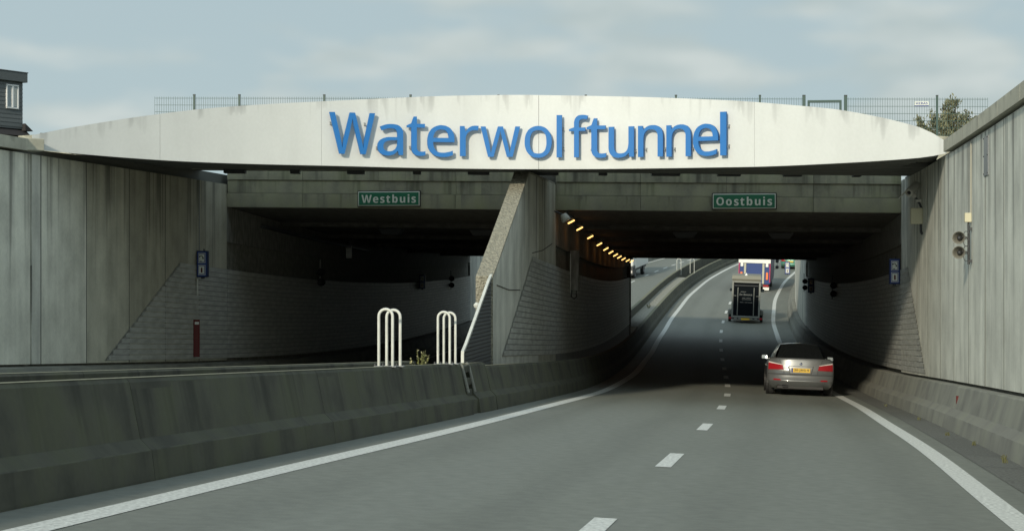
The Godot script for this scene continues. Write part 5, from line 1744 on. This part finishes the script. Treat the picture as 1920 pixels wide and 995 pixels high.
func build_trailer() -> void:
	var o := thing("trailer", "black and aluminium box trailer with pale roof lid near the right tube's far end", "trailer", on_road(114.6, 1.38, east))
	var W2 := 0.89
	var L := 3.2
	var mb := MB.new()
	mb.box(Vector3(0, 1.55, -L / 2 - 0.03), Vector3(W2 * 2 - 0.04, 2.32, L - 0.06), 0.01)
	part(o, "body", mb, M.panel_black)
	mb = MB.new()
	for x in [-W2 + 0.055, W2 - 0.055]:
		mb.box(Vector3(x, 1.55, 0.0), Vector3(0.11, 2.36, 0.10), 0.015)
	mb.box(Vector3(0, 2.63, 0.0), Vector3(W2 * 2 - 0.222, 0.20, 0.10), 0.015)
	mb.box(Vector3(0, 0.415, 0.0), Vector3(W2 * 2 - 0.222, 0.09, 0.10), 0.015)
	part(o, "rear_frame", mb, M.aluminium)
	mb = MB.new()
	mb.box(Vector3(0, 2.70, 0.075), Vector3(W2 * 2 - 0.02, 0.055, 0.05), 0.012)
	part(o, "frame_strip", mb, M.lid_beige)
	mb = MB.new()
	mb.frustum(Vector3(0, 2.86, -L / 2 + 0.05), Vector3(1.86, 0.24, L + 0.2), Vector2(1.80, L - 0.1), 0.02)
	part(o, "roof_lid", mb, M.lid_beige)
	mb = MB.new(true)
	mb.lathe([Vector2(0.10, 0), Vector2(0.10, 0.05), Vector2(0.05, 0.09), Vector2(0.05, 0.14), Vector2(0, 0.16)], Transform3D(Basis(), Vector3(-0.03, 2.97, -0.4)), 12)
	part(o, "roof_vent", mb, M.van_white)
	mb = MB.new()
	mb.box(Vector3(0, 1.47, 0.0), Vector3(W2 * 2 - 0.23, 1.99, 0.05), 0.004)
	var rd := part(o, "rear_door", mb, M.panel_black)
	for x in [-0.515, 0.485]:
		mb = MB.new()
		mb.tube([Vector3(x, 0.50, 0.06), Vector3(x, 2.24, 0.06)], 0.026, 8)
		part(rd, "locking_bar", mb, M.aluminium)
		mb = MB.new()
		mb.box(Vector3(x + (-0.22 if x < 0 else 0.26), 1.715, 0.07), Vector3(0.26, 0.035, 0.03), 0.006)
		part(rd, "handle", mb, M.aluminium)
	mb = MB.new()
	mb.box(Vector3(-0.01, 2.36, 0.035), Vector3(1.5, 0.06, 0.02), 0.004)
	part(rd, "top_rail", mb, M.truck_dark)
	var font := SystemFont.new()
	font.font_names = PackedStringArray(["Droid Serif"])
	font.font_weight = 700
	var tm := TextMesh.new()
	tm.text = "De Bossen"
	tm.font = font
	tm.font_size = 48
	tm.pixel_size = 0.01
	tm.depth = 0.01
	tm.curve_step = 1.5
	tm.material = M.text_grey
	var bb := tm.get_aabb()
	var c := bb.get_center()
	var sc := 0.80 / bb.size.x
	put(rd, "lettering", tm, Transform3D(Basis.from_scale(Vector3(sc, sc * 1.15, 0.5)), Vector3(-0.02 - c.x * sc, 1.80 - c.y * sc * 1.15, 0.028)))
	for q in [[1.97, [[-0.18, 0.34]]], [1.585, [[-0.14, 0.2], [0.16, 0.28]]], [1.49, [[-0.16, 0.18], [0.1, 0.44]]], [1.31, [[-0.26, 0.22], [0.0, 0.16], [0.26, 0.30]]]]:
		for e in q[1]:
			mb = MB.new()
			mb.box(Vector3(e[0] - 0.0, q[0], 0.028), Vector3(e[1], 0.026, 0.004))
			part(rd, "print", mb, M.text_grey)
	mb = MB.new()
	mb.box(Vector3(0, 0.30, 0.06), Vector3(2.02, 0.13, 0.06), 0.01)
	var lb := part(o, "light_bar", mb, M.truck_dark)
	for x in [-0.96, 0.96]:
		mb = MB.new()
		mb.box(Vector3(x, 0.31, 0.10), Vector3(0.17, 0.12, 0.05), 0.012)
		part(lb, "tail_lamp", mb, M.tail_red)
	for x in [-0.62, -0.35, 0.36, 0.64]:
		mb = MB.new()
		mb.box(Vector3(x, 0.30, 0.095), Vector3(0.16, 0.08, 0.02), 0.006)
		part(lb, "reflector_strip", mb, M.aluminium)
	mb = MB.new()
	mb.box(Vector3(0, 0.27, 0.10), Vector3(0.52, 0.11, 0.012), 0.003)
	part(o, "number_plate", mb, M.plate_yellow)
	for x in [-1.0, 1.0]:
		mb = MB.new()
		mb.box(Vector3(x, 0.62, -1.5), Vector3(0.22, 0.34, 0.9), 0.05)
		part(o, "mudguard", mb, M.aluminium)
		wheel(o, Vector3(x * 0.99, 0.30, -1.5), 0.30, 0.18, M.rim)
	mb = MB.new()
	mb.tube([Vector3(0, 0.42, -L), Vector3(0, 0.42, -L - 1.2)], 0.05, 8)
	part(o, "drawbar", mb, M.galvanised)
	var v := thing("van", "pale van hidden behind the black trailer it tows, only its door mirrors showing", "van", on_road(120.6, 1.38, east))
	mb = MB.new()
	mb.prism(PackedVector2Array([Vector2(0.8, 0.35), Vector2(0.8, 1.9), Vector2(0.65, 2.0), Vector2(-2.3, 2.0), Vector2(-3.1, 1.25), Vector2(-3.95, 1.0), Vector2(-4.05, 0.35)]), -0.84, 0.84, Transform3D(Basis(Vector3(0, 0, 1), Vector3.UP, Vector3(-1, 0, 0)), Vector3.ZERO))
	part(v, "body", mb, M.van_white)
	mb = MB.new()
	mb.box(Vector3(0, 1.5, 0.81), Vector3(1.4, 0.6, 0.02), 0.005)
	part(v, "rear_window", mb, M.dark_glass)
	for side in [-1.0, 1.0]:
		mb = MB.new()
		mb.box(Vector3(side * 1.03, 1.62, -2.3), Vector3(0.24, 0.2, 0.12), 0.03)
		mb.box(Vector3(side * 0.88, 1.6, -2.3), Vector3(0.14, 0.05, 0.06), 0.01)
		var mi := part(v, "door_mirror", mb, M.truck_dark)
		mb = MB.new()
		mb.box(Vector3(side * 1.03, 1.62, -2.235), Vector3(0.19, 0.15, 0.008))
		part(mi, "mirror_glass", mb, M.mirror)
		mb = MB.new()
		mb.box(Vector3(side * 0.845, 1.5, -1.9), Vector3(0.02, 0.5, 1.0), 0.005)
		part(v, "side_window", mb, M.dark_glass)
		for z in [-0.2, -3.1]:
			wheel(v, Vector3(side * 0.76, 0.33, z), 0.33, 0.21, M.rim)

func build_truck() -> void:
	var o := thing("truck", "blue and white box truck with orange rear markers driving in sunlight beyond the right tube", "truck", on_road(145.5, 1.22, east))
	var mb := MB.new()
	mb.box(Vector3(0, 2.05, -3.6), Vector3(2.51, 3.0, 7.1), 0.03)
	part(o, "cargo_box", mb, M.truck_blue)
	mb = MB.new()
	mb.box(Vector3(0, 2.88, 0.0), Vector3(2.53, 1.36, 0.10), 0.02)
	part(o, "upper_panel", mb, M.truck_white)
	mb = MB.new()
	mb.box(Vector3(0, 2.635, 0.075), Vector3(2.62, 0.07, 0.10), 0.02)
	part(o, "ledge", mb, M.truck_white)
	for x in [-0.745, 0.70]:
		mb = MB.new()
		mb.box(Vector3(x, 1.38, 0.0), Vector3(0.17, 1.60, 0.07), 0.012)
		part(o, "locking_post", mb, M.truck_bar)
	mb = MB.new()
	mb.box(Vector3(-0.02, 1.38, -0.02), Vector3(1.26, 1.60, 0.05), 0.008)
	part(o, "rear_door", mb, M.truck_blue)
	for x in [-1.0, 0.98]:
		mb = MB.new()
		mb.box(Vector3(x, 2.06, 0.0), Vector3(0.21, 0.28, 0.06), 0.01)
		part(o, "white_plate", mb, M.truck_white)
		mb = MB.new()
		mb.box(Vector3(x + 0.02 * signf(x), 1.20, 0.0), Vector3(0.17, 0.58, 0.06), 0.012)
		part(o, "marker_board", mb, M.marker_orange)
		mb = MB.new()
		mb.box(Vector3(1.215 * signf(x), 1.45, 0.0), Vector3(0.07, 1.5, 0.06), 0.01)
		part(o, "edge_strip", mb, M.marker_red)
		mb = MB.new()
		mb.box(Vector3(x * 0.95, 0.42, -0.02), Vector3(0.44, 0.15, 0.10), 0.015)
		part(o, "tail_lamp", mb, M.tail_red)
		mb = MB.new()
		mb.box(Vector3(x * 0.97, 0.20, -0.1), Vector3(0.48, 0.27, 0.03), 0.008)
		part(o, "mud_flap", mb, M.truck_white)
		for z in [-1.6, -5.6]:
			wheel(o, Vector3(signf(x) * 1.05, 0.48, z), 0.48, 0.30, M.rim)
	mb = MB.new()
	mb.box(Vector3(0, 0.45, -3.4), Vector3(2.2, 0.22, 6.6), 0.02)
	part(o, "chassis", mb, M.truck_dark)
	mb = MB.new()
	mb.box(Vector3(0, 1.75, -8.4), Vector3(2.45, 2.5, 2.0), 0.12)
	var cab := part(o, "cab", mb, M.truck_blue)
	mb = MB.new()
	mb.box(Vector3(0, 2.2, -9.41), Vector3(2.2, 0.9, 0.03), 0.01)
	part(cab, "windscreen", mb, M.dark_glass)
	for side in [-1.0, 1.0]:
		for q in [[2.0, 0.42], [1.42, 0.26]]:
			mb = MB.new()
			mb.box(Vector3(side * 1.47, q[0], -8.9), Vector3(0.26, q[1], 0.14), 0.04)
			part(o, "door_mirror", mb, M.truck_dark)
		mb = MB.new()
		mb.tube([Vector3(side * 1.22, 2.2, -8.9), Vector3(side * 1.47, 2.1, -8.9), Vector3(side * 1.47, 1.3, -8.9), Vector3(side * 1.22, 1.25, -8.9)], 0.02, 6)
		part(o, "mirror_arm", mb, M.truck_dark)

func build_oncoming() -> void:
	var x := on_road(157.5, -11.15, west)
	x.basis = x.basis * Basis(Vector3.UP, PI)
	var o := thing("truck", "oncoming truck with white cab and dark lower front beyond the dividing wall", "truck", x)
	var mb := MB.new()      # here -z is the truck's own front, towards the camera
	mb.box(Vector3(0, 2.35, 5.6), Vector3(2.55, 3.0, 8.6), 0.03)
	part(o, "cargo_box", mb, M.truck_white)
	mb = MB.new()
	mb.box(Vector3(0, 2.0, 0.95), Vector3(2.45, 1.9, 1.9), 0.12)
	var cab := part(o, "cab", mb, M.truck_white)
	mb = MB.new()
	mb.box(Vector3(0, 2.35, -0.01), Vector3(2.1, 0.75, 0.03), 0.01)
	part(cab, "windscreen", mb, M.dark_glass)
	mb = MB.new()
	mb.box(Vector3(0, 0.70, 0.95), Vector3(2.48, 0.76, 1.86), 0.05)
	var bp := part(o, "bumper", mb, M.truck_dark)
	for k in 4:
		mb = MB.new()
		mb.box(Vector3(0, 0.62 + k * 0.13, 0.01), Vector3(1.3, 0.04, 0.05), 0.008)
		part(bp, "grille_bar", mb, M.galvanised)
	for side in [-1.0, 1.0]:
		mb = MB.new()
		mb.box(Vector3(side * 0.95, 0.62, 0.02), Vector3(0.38, 0.22, 0.06), 0.02)
		part(o, "headlamp", mb, M.lamp_clear)
		mb = MB.new()
		mb.box(Vector3(side * 1.42, 2.1, 0.3), Vector3(0.22, 0.6, 0.14), 0.03)
		part(o, "door_mirror", mb, M.truck_dark)
		for z in [1.2, 7.2]:
			wheel(o, Vector3(side * 1.08, 0.48, z), 0.48, 0.30, M.rim)
	mb = MB.new()
	mb.box(Vector3(0, 0.75, 5.6), Vector3(2.2, 0.3, 8.2), 0.02)
	part(o, "chassis", mb, M.truck_dark)

func build_vehicles() -> void:
	vehicle_materials()
	var a := thing("silver_car", "silver-grey saloon car seen from behind in the right lane at the tube's mouth", "car", on_road(53.7, 2.0, east))
	make_sedan(a, M.silver_paint, M.dark_glass, "20-JRG-9")
	var b := thing("green_car", "dark green car far ahead beyond the blue truck, half hidden by the tunnel ceiling", "car", on_road(178.0, 2.35, east))
	make_sedan(b, M.green_paint, M.dark_glass, "")
	build_trailer()
	build_truck()
	build_oncoming()

func _ready() -> void:
	rng.seed = 2024
	lay_out_road()
	light_and_camera()
	make_materials()
	build_ground()
	build_markings()
	build_walls()
	build_median()
	build_tunnel()
	build_viaduct()
	build_fittings()
	build_hoops()
	build_fence()
	build_house()
	build_tree()
	build_weeds()
	build_vehicles()
